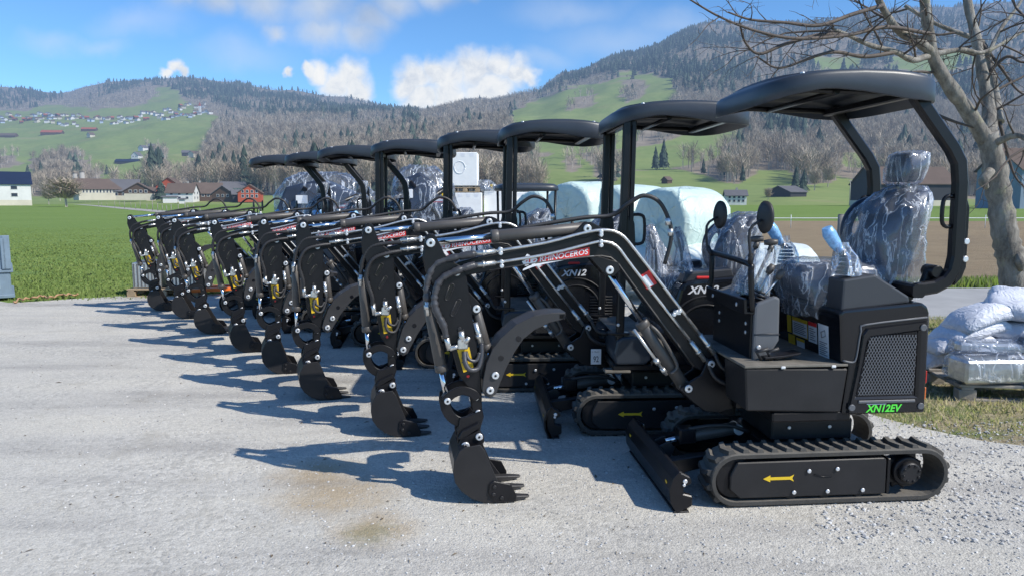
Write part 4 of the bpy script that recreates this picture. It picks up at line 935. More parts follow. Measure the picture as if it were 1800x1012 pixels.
def make_seat(root, dx=0., dz=0., seed=3, head=True):
    o = lambda x, y, z: (x+dx, y, z+dz)
    m = MB()                                 # cushion
    keys = [(.24, 0, 1.09, .24, .20), (.22, 0, 1.13, .27, .225), (.22, 0, 1.22, .28, .235), (.23, 0, 1.27, .265, .225), (.24, 0, 1.285, .21, .18)]
    m.rings([[o(k[0]+u, k[1]+v, k[2]) for u, v in rounded(k[3], k[4], 32, 4)] for k in keys], 'seat')
    m.box(.10+dx, .42+dx, -.18, .18, 1.05+dz, 1.10+dz, 'paint', .01)
    st = m.build('seat', root)
    m = MB()                                 # backrest: leaning slab with bolsters
    keys = [(.50, 0, 1.24, .075, .20), (.515, 0, 1.30, .085, .225), (.55, 0, 1.42, .085, .235), (.585, 0, 1.54, .08, .235), (.625, 0, 1.66, .07, .21), (.645, 0, 1.71, .055, .18), (.65, 0, 1.725, .03, .12)]
    m.rings([[o(k[0]+u+ (v*v)*-1.1, k[1]+v, k[2]) for u, v in rounded(k[3], k[4], 36, 4)] for k in keys], 'seat')
    n = 28                                   # side wings, each with a hand hole
    out_ = [(.51, 1.68), (.45, 1.655), (.40, 1.61), (.365, 1.55), (.352, 1.47), (.365, 1.39), (.40, 1.31), (.45, 1.26), (.52, 1.28), (.58, 1.40), (.61, 1.52), (.62, 1.62), (.57, 1.68)]
    Q = catmull([(a, 0, b_) for a, b_ in out_+out_[:1]], 3)[:-1]
    H = [(.425+.038*math.cos(2*math.pi*i/len(Q)+2.2)+.25*.075*math.sin(-2*math.pi*i/len(Q)), 1.50-.078*math.sin(2*math.pi*i/len(Q)-2.0)) for i in range(len(Q))]
    hc = (.445, 1.505); H = []
    for q in Q:
        an = math.atan2(q.z-hc[1], q.x-hc[0]); H.append((hc[0]+.036*math.cos(an)+.018*math.sin(an), hc[1]+.075*math.sin(an)))
    for s in (1,):
        yc = s*.218; rr = []
        for w_, f in ((-.032, .0), (-.034, .35), (-.030, .8), (-.012, 1.), (.012, 1.), (.030, .8), (.034, .35), (.032, 0.)):
            rr.append([o(h[0]+(q.x-h[0])*f, yc+w_, h[1]+(q.z-h[1])*f) for q, h in zip(Q, H)])
        rr.append(rr[0]); m.rings(rr, 'seat', cap0=False, cap1=False)
    m.build('backrest', st)
    if head:
        m = MB(); keys = [(.590, 0, 1.765, .04, .075), (.595, 0, 1.775, .066, .098), (.608, 0, 1.85, .074, .108), (.622, 0, 1.918, .068, .10), (.625, 0, 1.932, .04, .075)]
        m.rings([[o(k[0]+u, k[1]+v, k[2]) for u, v in rounded(k[3], k[4], 28, 4)] for k in keys], 'seat')
        for y in (-.05, .05): m.cyl(o(.60, y, 1.69), o(.60, y, 1.79), .007, 'steel', 8)
        m.build('headrest', st)
    m = MB()                                 # clear covers
    P = lerp_path([(.52, 0, 1.10, .14, .22), (.50, 0, 1.2, .16, .245), (.485, 0, 1.34, .165, .262), (.49, 0, 1.48, .168, .265), (.53, 0, 1.60, .15, .25), (.59, 0, 1.70, .11, .19), (.62, 0, 1.74, .06, .11)], 20)
    crumple(m, [o(*p[:3]) for p in P], [p[3:] for p in P], 'film', seed, .011, 56)
    if head:
        P = lerp_path([(.59, 0, 1.745, .05, .085), (.595, 0, 1.768, .076, .108), (.609, 0, 1.855, .084, .118), (.623, 0, 1.928, .078, .11), (.626, 0, 1.944, .04, .08)], 10)
        crumple(m, [o(*p[:3]) for p in P], [p[3:] for p in P], 'film', seed+1, .004, 40, 5.)
    P = lerp_path([(.16, 0, 1.0, .23, .22), (.17, 0, 1.08, .26, .25), (.18, 0, 1.2, .30, .265), (.20, 0, 1.29, .29, .25), (.22, 0, 1.32, .22, .19)], 14)
    crumple(m, [o(*p[:3]) for p in P], [p[3:] for p in P], 'film', seed+2, .012, 48)
    m.build('plastic_cover', st, 'crumpled clear plastic cover')

def make_joystick(root, x, y, z, lean, wrap, seed):
    m = MB()
    for i in range(5):
        r = .055-.005*i; m.cyl((x+.012*i*0, y, z+.022*i), (x, y, z+.022*i+.014), r, 'hose', 16, bevel=.005)
    top = (x-.03+lean*.5, y, z+.12); m.tube([(x, y, z+.1), top], .016, 'hose', 10)
    j = m.build('joystick', root)
    m = MB(); m.tube([top, (x-.05+lean, y, z+.165), (x-.075+lean*1.4, y, z+.215), (x-.09+lean*1.5, y, z+.25)], [.020, .033, .037, .026], wrap, 12, sub=4)
    m.build('grip', j)
    m = MB(); crumple(m, [(x, y, z-.005), (x, y, z+.05), (x-.01, y, z+.10), (x-.03, y, z+.14), (x-.045, y, z+.17)], [(.075, .075), (.07, .07), (.06, .06), (.038, .038), (.043, .043)], 'film', seed, .008, 28, 2., cap1=False)
    m.build('plastic_cover', j)

def make_post_handle(p, x, y, z0, z1, d):
    m = MB(); m.tube([(x, y, z0), (x+d*.6, y, z0), (x+d, y, z0+.03), (x+d, y, z1-.03), (x+d*.6, y, z1), (x, y, z1)], .011, 'paint', 8, sub=3); m.build('grab_handle', p)

def make_ev_upper(root):
    """rear-post machine: open platform, control column in front, boxy tail with grille"""
    m = MB()
    m.box(-.34, .10, -.44, .44, .475, .53, 'paint', .008)
    for s in (-1, 1):
        ya, yb = sorted((s*.45, s*.15)); m.prism([(-.49, .545), (.036, .525), (.065, .765), (-.507, .778)], ya, yb, 'paint2', .008)
    m.box(-.33, .02, -.15, .15, .53, .765, 'paint', .008)
    m.build('platform', root)
    m = MB(); m.box(-.512, .06, -.455, .455, .7785, .793, 'dirt', .003)
    for x in (-.30, -.02): m.box(x-.012, x+.012, -.459, -.45, .772, .786, 'pin', .002)
    for dx_, dz in ((0, 0), (.06, .012)):
        m.prism([(-.36+dx_, .80), (-.22+dx_, .815+dz), (-.21+dx_, .825+dz), (-.36+dx_, .815)], -.36, -.26, 'paint', .004)
        m.tube([(-.37+dx_, -.34, .795), (-.40+dx_, -.34, .84), (-.34+dx_, -.35, .86)], .010, 'hose', 8)
    m.build('footplate', root)
    # tail
    m = MB()
    m.prism([(.042, .512), (.068, .775), (.022, .80), (.004, 1.03), (-.002, 1.062), (.02, 1.082), (.46, 1.118), (.492, 1.095), (.505, 1.06), (.515, .512)], -.45, .45, 'gloss', .022, seg=3)
    m.box(.512, .545, -.40, .40, .56, 1.03, 'paint', .02, seg=2)
    m.cyl((.22, -.30, .47), (.22, -.30, .515), .022, 'hose', 12)
    tail = m.build('engine_hood', root)
    m = MB()
    fr = [(.066, .520), (.108, .785), (.128, .955), (.15, .985), (.482, 1.02), (.497, .520)]
    inn = [(.10, .60), (.130, .79), (.150, .925), (.17, .945), (.455, .975), (.46, .60)]
    y0, y1 = -.452, -.466; k = m.mi('gloss')
    A = [m.bm.verts.new((a, y0+.001, b)) for a, b in fr]; B = [m.bm.verts.new((.006*(1 if a < .3 else -1)+a, y1, b+(.006 if b < .7 else -.006))) for a, b in fr]
    C = [m.bm.verts.new((a, y1, b)) for a, b in inn]; D = [m.bm.verts.new((a+(.012 if a < .3 else -.012), y0-.002, b+(.012 if b < .7 else -.012))) for a, b in inn]
    for P_, Q in ((A, B), (B, C), (C, D)):
        for j in range(6):
            f = m.bm.faces.new([P_[j], P_[(j+1) % 6], Q[(j+1) % 6], Q[j]]); f.material_index = k
    for x, z in ((.085, .555), (.475, .555), (.462, .985)): m.disc((x, -.466, z), (0, -1, 0), .019, 'grey', .008, 14)
    m.box(.12, .44, -.474, -.466, .578, .594, 'grey', .003)
    sp_ = m.build('side_panel', tail)
    # perforated grille: real strips crossing
    m = MB(); m.prism([(.115, .615), (.168, .93), (.44, .955), (.443, .615)], -.4535, -.4515, 'gloss', 0)
    xl = lambda z: .118 + (z-.62)*.16
    for i in range(44):
        c = -.25 + i*.0170
        for sg in (-1, 1):
            pts = []
            for t in np.linspace(.62, .945, 40):
                x = c + (t-.62)*sg*.58 + (.0 if sg > 0 else .2)
                if xl(t) < x < .438: pts.append((x, t))
            if len(pts) > 2:
                a, b = pts[0], pts[-1]
                m.box(0, math.hypot(b[0]-a[0], b[1]-a[1]), -.4585, -.4562 + (.0006 if sg > 0 else 0), -.0019, .0019, 'grey', 0,
                      xf=Matrix.Translation((a[0], 0, a[1])) @ Matrix.Rotation(-math.atan2(b[1]-a[1], b[0]-a[0]), 4, 'Y'))
    m.build('grille', sp_)
    m = MB(); m.text('XN12EV', (.165, -.4675, .527), (1, 0, .0), (0, 0, 1), .042, 'green', .25, .03, .205)
    m.box(.17, .28, -.4672, -.466, .5695, .5735, 'white', 0)
    m.build('lettering', sp_)
    m = MB()                                 # seam around the side panel
    m.tube([(.03, -.4525, .81), (.085, -.4525, .80), (.105, -.4525, .83), (.122, -.4525, .97), (.15, -.4525, 1.003), (.49, -.4525, 1.038)], .0055, 'grey', 6, sub=3)
    m.build('trim', tail)
    for z0, z1, mt in ((.66, .74, 'redlamp'), (.57, .65, 'orange')):
        m = MB(); m.box(.514, .526, -.435, -.405, z0+.01, z1, mt, .004); m.build('tail_light', tail)
    m = MB()
    xf = lambda z: .004 + (1.03-z)*.078 - .0025      # front face of the hood
    def lab(ya, yb, za, zb, mt, e=0.): m.quad([(xf(za)-e, ya, za), (xf(za)-e, yb, za), (xf(zb)-e, yb, zb), (xf(zb)-e, ya, zb)], mt)
    lab(.17, .115, .86, .965, 'yellow'); lab(.10, -.09, .855, .965, 'yellow'); lab(.096, -.086, .86, .944, 'white', .001)
    lab(-.10, -.20, .85, .968, 'white'); lab(-.10, -.20, .945, .968, 'red', .001); lab(.16, .07, .79, .85, 'yellow'); lab(.05, -.05, .785, .845, 'white'); lab(.05, -.05, .828, .845, 'yellow', .001)
    lab(-.215, -.33, .79, .975, 'white')
    for (ya, yb, za, zb, n_) in ((.08, -.07, .87, .935, 6), (-.115, -.185, .86, .935, 6), (-.23, -.315, .80, .88, 7)):
        for i in range(n_):
            z = za + (zb-za)*(i+.5)/n_; lab(ya, yb-(-.02 if i % 2 else 0), z-.0022, z+.0022, 'ink', .0016)
    m.tube([(xf(.92)-.003, -.25, .93), (xf(.92)-.003, -.29, .945), (xf(.92)-.003, -.30, .915), (xf(.92)-.003, -.26, .90), (xf(.92)-.003, -.25, .93)], .002, 'ink', 5)
    m.build('warning_label', tail, recalc=False)
    # consoles and sticks
    for s in (-1, 1):
        m = MB(); ya, yb = sorted((s*.435, s*.275))
        m.prism([(.016, 1.075), (.40, 1.115), (.392, 1.15), (.195, 1.268), (.02, 1.242)], ya, yb, 'foam', .012, seg=2); m.build('console', root)
        make_joystick(root, .075, s*.355, 1.265, -.02, 'blue', 20+s)
    m = MB(); m.tube([(.03, .30, 1.08), (.01, .30, 1.14), (.03, .30, 1.2), (.09, .30, 1.235)], [.05, .075, .07, .04], 'hose', 14, sub=4); m.build('armrest', root)
    make_seat(root)
    # column
    m = MB()
    m.prism([(-.40, .70), (-.40, 1.08), (-.39, 1.10), (-.285, 1.135), (-.265, 1.12), (-.27, .93), (-.33, .76), (-.34, .70)], -.27, .27, 'paint', .01)
    m.box(-.415, -.40, -.285, .285, .62, 1.075, 'paint', .004)
    for y in (-.22, .18): 
        for z in (.98, .93): m.disc((-.415, y, z), (-1, 0, 0), .011, 'pin', .006, 10)
    m.prism([(-.46, 1.045), (-.465, 1.125), (-.447, 1.13), (-.44, 1.05)], -.30, .30, 'paint', .004)
    m.prism([(-.46, 1.045), (-.40, 1.04), (-.40, 1.055), (-.46, 1.06)], -.30, .30, 'paint', .003)
    for y in (-.20, .17): m.disc((-.464, y, 1.085), (-1, 0, .05), .012, 'pin', .006, 10)
    col = m.build('control_column', root)
    m = MB(); m.prism([(-.405, .755), (-.405, 1.08), (-.39, 1.105), (-.29, 1.142), (-.262, 1.13), (-.258, .895), (-.345, .755)], -.305, -.272, 'grey', .014, seg=2)
    m.tube([(-.402, -.303, .93), (-.33, -.309, .935), (-.26, -.305, .93)], .004, 'foam', 6); bolt(m, -.375, -.305, .86, .013)
    m.build('column_cover', col)
    m = MB(); m.prism([(-.405, .755), (-.405, 1.08), (-.39, 1.105), (-.29, 1.142), (-.262, 1.13), (-.258, .895), (-.345, .755)], .272, .305, 'grey', .014, seg=2); m.build('column_cover', col)
    m = MB(); m.tube([(-.43, .30, 1.04), (-.43, .30, 1.31), (-.43, .27, 1.335), (-.43, -.25, 1.315), (-.43, -.295, 1.285), (-.43, -.30, 1.24), (-.42, -.30, 1.09), (-.41, -.285, 1.06)], .016, 'paint', 10, sub=3)
    m.build('guard_rail', root)
    for i, (y, x1, z1) in enumerate(((-.02, -.29, 1.44), (-.09, -.235, 1.425))):
        m = MB(); m.tube([(-.36, y, 1.10), (x1-.01, y-.02, z1-.05)], .010, 'barrel', 8)
        for k in range(4): m.cyl((-.362+.004*k, y, 1.115+.022*k), (-.358+.004*k, y, 1.13+.022*k), .042-.006*k, 'hose', 14, bevel=.004)
        lv = m.build('lever', root)
        m = MB(); m.tube([(x1-.012, y-.02, z1-.055), (x1, y-.02, z1-.02)], .016, 'barrel', 10); m.tube([(x1-.04, y-.005, z1-.005), (x1+.03, y-.035, z1)], [.014, .02, .014], 'barrel', 10, sub=2); m.build('lever_knob', lv)
    for i, (y, x1, z1) in enumerate(((-.17, -.25, 1.30), (-.23, -.22, 1.275))):
        m = MB(); m.tube([(-.345, y, 1.10), (x1-.02, y, z1-.04)], .007, 'steel', 8)
        for k in range(3): m.cyl((-.347+.004*k, y, 1.11+.018*k), (-.343+.004*k, y, 1.122+.018*k), .032-.006*k, 'hose', 12, bevel=.003)
        lv = m.build('lever', root)
        m = MB(); m.tube([(x1-.03, y, z1-.05), (x1, y, z1)], [.014, .022, .016], 'barrel', 10, sub=2); m.build('lever_knob', lv)
    m = MB(); crumple(m, [(-.34, -.05, 1.13), (-.33, -.06, 1.2), (-.29, -.06, 1.3), (-.27, -.06, 1.38)], [(.09, .12), (.09, .11), (.075, .09), (.05, .07)], 'film', 61, .012, 30, 2.5, cap1=False); m.build('plastic_cover', root)
    for s in (-1, 1):
        m = MB(); y = s*.33
        m.tube([(-.43, s*.29, 1.31), (-.45, y, 1.36), (-.46, y, 1.50), (-.40, y, 1.555)], .008, 'hose', 8, sub=3)
        m.cyl((-.435, s*.293, 1.32), (-.448, y, 1.37), .014, 'hose', 8)
        mr = m.build('mirror', root)
        m = MB(); k = []
        for t, r_ in ((-.020, .2), (-.018, .75), (-.006, 1.), (.006, .95), (.008, .3)):
            ca, sa = math.cos(.26), math.sin(.26)
            P_ = []
            for i in range(24):
                a = 2*math.pi*i/24; u, v = .065*math.cos(a)*r_, .088*math.sin(a)*r_
                P_.append((-.375 + t*ca - u*sa*1., y + t*sa*0 + u*ca, 1.57+v + t*.2))
            k.append(P_)
        m.rings(k, 'hose'); m.build('mirror_head', mr)
    # posts
    for s in (-1, 1):
        m = MB(); y = s*.40
        m.rect_tube([(.36, y, 2.235), (.395, y, 2.185), (.60, y, 1.935), (.645, y, 1.86), (.66, y, 1.75), (.664, y, 1.36), (.65, y, 1.28), (.61, y, 1.225), (.55, y, 1.195), (.45, y, 1.18)], .06, .070, 'paint')
        m.prism([(.69, 1.70), (.718, 1.62), (.722, 1.30), (.70, 1.24), (.66, 1.2), (.66, 1.70)], y-.014, y+.014, 'paint', .004)
        for z in (1.44, 1.345): bolt(m, .71, y-.014, z, .017)
        p = m.build('roof_post', root); make_post_handle(p, .628, y, 1.52, 1.68, -.055)
    m = MB(); m.rect_tube([(.45, -.43, 1.175), (.45, .43, 1.175)], .07, .07, 'paint', (1, 0, 0)); m.box(.38, .50, -.32, .32, 1.11, 1.15, 'paint', .01)
    for s in (-1, 1): m.cyl((.57, s*.30, 1.275), (.57, s*.40, 1.275), .036, 'paint', 16, bevel=.005); m.prism([(.50, 1.19), (.54, 1.30), (.60, 1.30), (.61, 1.2)], *sorted((s*.37, s*.33)), 'paint', .006)
    m.build('post_base', root)
    make_canopy(root)

def make_shell_upper(root):
    """front-post machine: rounded moulded body, posts standing on the front of the deck"""
    m = MB()
    m.box(-.42, .40, -.44, .44, .475, .52, 'paint', .008)
    m.prism([(-.40, .52), (-.42, .60), (-.40, .69), (-.36, .715), (-.16, .72), (-.16, .55), (-.2, .52)], -.455, .455, 'canopy', .02, seg=3)
    m.box(-.40, -.1, -.42, .42, .715, .728, 'dirt', .003)
    m.build('platform', root)
    m = MB()
    prof = [(-.16, .50), (-.16, .72), (-.08, .78), (-.01, .90), (.03, 1.05), (.07, 1.10), (.14, 1.115), (.50, 1.14), (.58, 1.10), (.62, 1.0), (.63, .70), (.60, .55), (.55, .50)]
    m.prism(prof, -.45, .45, 'gloss', .03, seg=3)
    for i, r_ in enumerate((.20, .26)):
        pts = [(.22+r_*math.cos(a), -.4535, .74+r_*math.sin(a)) for a in np.linspace(R(10), R(175), 14)]
        m.tube(pts, .007, 'paint2', 6)
    for z in np.linspace(.62, .84, 10):
        m.tube([(.34, -.4525, z), (.53, -.4525, z)], .005, 'paint2', 5)
    hd = m.build('engine_hood', root)
    m = MB(); m.text('XN12', (.085, -.4535, 1.015), (1, 0, .03), (0, 0, 1), .055, 'white', .3, .03, .22); m.build('lettering', hd)
    m = MB(); m.box(.15, .25, -.44, -.36, 1.115, 1.137, 'red', .006); m.build('warning_label', hd)
    for s in (-1, 1):
        m = MB(); ya, yb = sorted((s*.43, s*.28)); m.prism([(.05, 1.09), (.42, 1.13), (.40, 1.19), (.08, 1.16)], ya, yb, 'foam', .012, seg=2); m.build('console', root)
    make_seat(root, .03, -.17, 40, False)
    for i, (x, y, l) in enumerate(((.10, -.30, -.02), (.10, .30, -.06), (-.03, -.08, -.03), (-.03, .05, -.02))):
        m = MB(); z0 = 1.15 if x > 0 else .73
        m.tube([(x, y, z0), (x-.02, y, 1.26), (x+l, y, 1.32)], .010, 'hose', 8, sub=3)
        for k in range(3): m.cyl((x, y, z0+.022*k), (x, y, z0+.022*k+.015), .045-.008*k, 'hose', 14, bevel=.004)
        lv = m.build('lever', root)
        m = MB(); m.tube([(x+l, y, 1.30), (x+l*1.2-.01, y, 1.37), (x+l*1.2-.03, y, 1.44)], [.018, .026, .018], 'grey', 10, sub=3); m.build('grip', lv)
        m = MB(); crumple(m, [(x, y, z0 if x > 0 else 1.1), (x-.01, y, 1.22), (x+l, y, 1.32), (x+l*1.2-.02, y, 1.40), (x+l*1.2-.03, y, 1.47)], [(.075, .075), (.06, .06), (.04, .04), (.042, .042), (.015, .015)], 'film', 70+i, .009, 24, 2.); m.build('plastic_cover', lv)
    for s in (-1, 1):
        y = s*.40; m = MB()
        m.rect_tube([(-.345, y, 2.20), (-.36, y, 1.52), (-.375, y, .50)], .06, .052, 'paint')
        m.rect_tube([(-.30, y, 2.19), (-.31, y, 1.52)], .045, .034, 'paint')
        m.prism([(-.385, 1.55), (-.39, 1.50), (-.45, 1.24), (-.44, 1.20), (-.30, 1.20), (-.27, 1.25), (-.285, 1.50), (-.30, 1.55)], y-.018, y+.018, 'paint', .006)
        m.prism([(-.43, .728), (-.46, .735), (-.46, .745), (-.31, .745), (-.31, .728)], y-.04, y+.04, 'paint', .003)
        for z in (1.27, ): bolt(m, -.35, y-.018, z, .017)
        m.box(-.48, -.30, y-.05, y+.05, .462, .48, 'dirt', .003); bolt(m, -.39, y-.03, .80, .012)
        p = m.build('roof_post', root); make_post_handle(p, -.29, y, 1.36, 1.56, .075)
    m = MB(); m.rect_tube([(-.33, -.42, 2.19), (-.33, .42, 2.19)], .06, .05, 'paint', (1, 0, 0)); m.build('post_beam', root); m = MB(); m.rect_tube([(-.37, -.42, 1.22), (-.37, .42, 1.22)], .06, .05, 'paint', (1, 0, 0)); m.build('post_beam', root)
    make_canopy(root)

# boom frame: origin on the swing post, -x forward
BOOM_PARTS = ('boom', 'swing_bracket', 'boom_cylinder', 'stick_cylinder', 'stick', 'bucket_cylinder', 'bucket_link', 'thumb', 'thumb_cylinder', 'bucket', 'quick_hitch', 'boom_hose')
def pinhead(parent, x, z, y, r=.022, d=-1):
    m = MB(); m.cyl((x, y, z), (x, y+d*.012, z), r, 'pin', 16, bevel=.004); m.disc((x, y+d*.012, z), (0, d, 0), r*.35, 'paint2', .002, 8); m.build('pin', parent)

def hyd(root, name, p0, p1, split, rb, rr, y, pin0=True):
    """hydraulic cylinder: rod end p0, barrel end p1"""
    p0, p1 = Vector((p0[0], y, p0[1])), Vector((p1[0], y, p1[1])); q = p0.lerp(p1, split); d = (p1-p0).normalized()
    m = MB(); m.cyl(q, p1, rb, 'barrel', 20, bevel=.004); m.cyl(q-d*.012, q+d*.03, rb*1.08, 'barrel', 20, bevel=.004)
    m.cyl((p1.x, y-rb*.9, p1.z), (p1.x, y+rb*.9, p1.z), rb*.95, 'barrel', 16, bevel=.004)
    c = m.build(name, root)
    m = MB(); m.cyl(p0, q, rr, 'chrome', 16); m.cyl((p0.x, y-rr*1.4, p0.z), (p0.x, y+rr*1.4, p0.z), rr*1.7, 'barrel', 14, bevel=.003); m.build('rod', c)
    return c

def make_boom(root, wrapped):
    # swing bracket
    m = MB()
    sb = [(-.33, .575), (-.30, .60), (-.20, .66), (-.165, .745), (-.13, .755), (-.10, .72), (-.07, .68), (-.055, .64), (.0, .63), (.0, .45), (-.08, .43), (-.17, .44), (-.25, .50)]
    for s in (-1, 1): m.prism(sb, *sorted((s*.055, s*.075)), 'paint', .004)
    m.box(-.07, .0, -.07, .07, .44, .64, 'paint2', .008); m.cyl((0, 0, .40), (0, 0, .70), .05, 'paint2', 18, bevel=.005)
    m.box(.0, .14, -.12, .12, .46, .50, 'paint', .006); m.box(.0, .14, -.12, .12, .60, .64, 'paint', .006)
    br = m.build('swing_bracket', root); pinhead(br, -.144, .722, -.075, .022); pinhead(br, -.278, .582, -.075, .024)
    # boom
    poly = [(-.10, .72), (-.115, .765), (-.134, .79), (-.40, 1.125), (-.60, 1.388), (-.65, 1.448), (-.70, 1.487), (-.76, 1.503), (-.82, 1.503), (-.955, 1.473), (-1.20, 1.413), (-1.493, 1.353), (-1.60, 1.325), (-1.655, 1.29), (-1.64, 1.255), (-1.60, 1.245),
            (-1.431, 1.275), (-1.15, 1.315), (-.889, 1.340), (-.80, 1.346), (-.745, 1.335), (-.70, 1.30), (-.60, 1.168), (-.36, .86), (-.237, .70), (-.19, .675), (-.14, .68)]
    m = MB(); m.prism(poly, -.046, .046, 'paint', .005)
    # lighter strips added in place of highlights along the bevelled boom edges
    top = poly[2:12]; m.tube([(a, -.046, b-.006) for a, b in top], .0045, 'barrel', 5); m.tube([(a, -.046, b+.006) for a, b in poly[16:25]], .0045, 'barrel', 5)
    for s in (-1, 1):
        ya, yb = sorted((s*.036, s*.052)); m.prism([(-.82, 1.352), (-.70, 1.315), (-.69, 1.27), (-.725, 1.235), (-.775, 1.24), (-.87, 1.345)], ya, yb, 'paint', .004)
        m.prism([(-.78, 1.495), (-.84, 1.53), (-.865, 1.54), (-.905, 1.538), (-.93, 1.51), (-.985, 1.462), (-.90, 1.45)], ya, yb, 'paint', .004)
    b = m.build('boom', root)
    pinhead(b, -.753, 1.272, -.052, .024); pinhead(b, -.884, 1.504, -.052, .023)
    up = [(-1.40, 1.385), (-1.119, 1.428), (-.928, 1.476), (-.80, 1.496), (-.70, 1.474), (-.60, 1.372), (-.209, .893)]
    lo = [(-1.40, 1.322), (-1.119, 1.363), (-.863, 1.423), (-.798, 1.432), (-.716, 1.405), (-.615, 1.28), (-.266, .855)]
    for P, y in ((up, -.062), (lo, -.062)):
        m = MB(); m.tube([(a, y, z) for a, z in P], .0085, 'steel', 8, sub=3)
        for e, dxy in ((P[0], (-.115, -.012)), (P[-1], (.09, -.115))):
            e2 = (e[0]+dxy[0], e[1]+dxy[1]); m.cyl((e[0], y, e[1]), (e2[0], y, e2[1]), .014, 'steel', 8)
            mid = (e[0]+dxy[0]*.5, e[1]+dxy[1]*.5); q = (e[0]+dxy[0]*.62, e[1]+dxy[1]*.62); m.cyl((mid[0], y, mid[1]), (q[0], y, q[1]), .019, 'steel', 6)
        m.build('hydraulic_pipe', b)
    for grp in (((-1.371, 1.395), (-1.371, 1.375)), ((-1.365, 1.327), (-1.365, 1.305)), ((-.809, 1.487), (-.809, 1.47)), ((-.808, 1.433), (-.808, 1.412)), ((-.36, 1.03), (-.34, 1.035), (-.375, 1.015))):
        m = MB()
        for x, z in grp: m.cyl((x, -.044, z), (x, -.08, z), .012, 'pin', 10, bevel=.003)
        xs = [g[0] for g in grp]; zs = [g[1] for g in grp]; m.box(min(xs)-.004, max(xs)+.004, -.074, -.066, min(zs), max(zs), 'pin', 0); m.build('pipe_clamp', b)
    # nameplate
    m = MB(); d = Vector((.392, 0, .058)).normalized(); u = Vector((-d.z, 0, d.x)); o = Vector((-1.21, -.0475, 1.302))
    def at(a, h, y=0.): return o + d*a + u*h + Vector((0, y, 0))
    m.prism([(at(a, h).x, at(a, h).z) for a, h in ((.045, .008), (.345, .002), (.352, .048), (.30, .047), (.065, .040))], -.0478, -.0470, 'red', 0)
    m.prism([(at(a, h).x, at(a, h).z) for a, h in ((-.04, -.022), (-.034, -.012), (.0, .0), (.10, .006), (.20, .006), (.37, -.003), (.372, -.009), (.20, -.001), (.10, -.003), (.02, -.010))], -.0484, -.0472, 'white', 0)
    m.text('RHINOCEROS', tuple(at(.062, .0105, -.0012)), d, u, .0300, 'white', .22, .012, .280, 1.02)
    for P in ([(-.03, .012), (-.036, .030), (-.018, .034), (-.016, .052), (-.002, .066), (.012, .056), (.02, .040), (.045, .040), (.052, .024), (.04, .012), (.034, .0), (.018, .0), (.01, .012), (-.004, .004), (-.02, .002)],):
        m.prism([(at(*p).x, at(*p).z) for p in P], -.0486, -.0472, 'white', 0)
    for P in ([(.0, .018), (.006, .036), (.012, .036), (.010, .018)], [(-.016, .026), (-.006, .032), (-.004, .028), (-.012, .022)], [(.024, .022), (.040, .030), (.042, .026), (.03, .018)]):
        m.prism([(at(*p).x, at(*p).z) for p in P], -.0492, -.0487, 'red', 0)
    m.build('nameplate', b)
    m = MB()
    m.prism([(-.580, 1.233), (-.52, 1.268), (-.472, 1.192), (-.53, 1.158)], -.0478, -.0466, 'red', 0); m.prism([(-.570, 1.223), (-.535, 1.243), (-.490, 1.185), (-.53, 1.165)], -.0484, -.0477, 'white', 0)
    m.build('warning_label', b)
    m = MB()                                   # hose loops at foot and elbow
    m.tube([(-.12, -.062, .78), (-.08, -.09, .70), (.0, -.10, .68), (.08, -.06, .72)], .013, 'hose', 8, sub=5)
    m.build('boom_hose', root); m = MB(); m.tube([(-.17, -.062, .75), (-.12, -.10, .64), (.0, -.11, .60), (.1, -.06, .66)], .013, 'hose', 8, sub=5)
    m.build('boom_hose', root); m = MB(); m.tube([(-1.28, .03, 1.50), (-.9, .03, 1.56), (-.72, .03, 1.575), (-.64, -.02, 1.64), (-.56, -.04, 1.685), (-.47, -.05, 1.65), (-.41, -.055, 1.54), (-.40, -.06, 1.44), (-.43, -.05, 1.30)], .012, 'hose', 8, sub=6)
    for f in ((-.42, -.0555, 1.56), (-.405, -.058, 1.50)): m.cyl(f, (f[0]+.004, f[1], f[2]-.04), .017, 'steel', 8)
    for x in (-1.1, -.95): m.cyl((x, .03, 1.44), (x, .03, 1.54), .009, 'hose', 8)
    m.build('boom_hose', root)
    c = hyd(root, 'boom_cylinder', (-.753, 1.272), (-.278, .582), .45, .038, .018, 0)
    m = MB(); m.tube([(-.60, -.04, .93), (-.52, -.045, .82), (-.40, -.046, .66)], .009, 'steel', 8); m.tube([(-.50, -.03, .95), (-.45, -.05, .90), (-.36, -.05, .76), (-.34, -.05, .70), (-.38, -.05, .665)], .010, 'barrel', 8, sub=4)
    m.cyl((-.47, -.046, .753), (-.45, -.046, .727), .016, 'steel', 8); m.cyl((-.43, -.046, .70), (-.41, -.046, .675), .015, 'steel', 8); m.build('hydraulic_pipe', c)
    c = hyd(root, 'stick_cylinder', (-1.748, 1.433), (-.884, 1.504), .40, .034, .017, 0)
    # stick
    m = MB()
    st = [(-1.775, 1.445), (-1.772, 1.465), (-1.75, 1.48), (-1.725, 1.475), (-1.70, 1.43), (-1.675, 1.375), (-1.64, 1.335), (-1.575, 1.30), (-1.555, 1.24), (-1.543, 1.14), (-1.515, .95), (-1.487, .76), (-1.477, .60), (-1.475, .48), (-1.50, .462), (-1.525, .48),
          (-1.54, .62), (-1.60, .70), (-1.64, .85), (-1.70, 1.05), (-1.735, 1.20), (-1.775, 1.27), (-1.79, 1.35)]
    for s in (-1, 1): m.prism(st, *sorted((s*.048, s*.062)), 'paint', .004)
    m.prism([(-1.55, 1.20), (-1.50, .76), (-1.49, .58), (-1.525, .58), (-1.60, .72), (-1.70, 1.10), (-1.70, 1.19)], -.048, .048, 'paint2', .004)
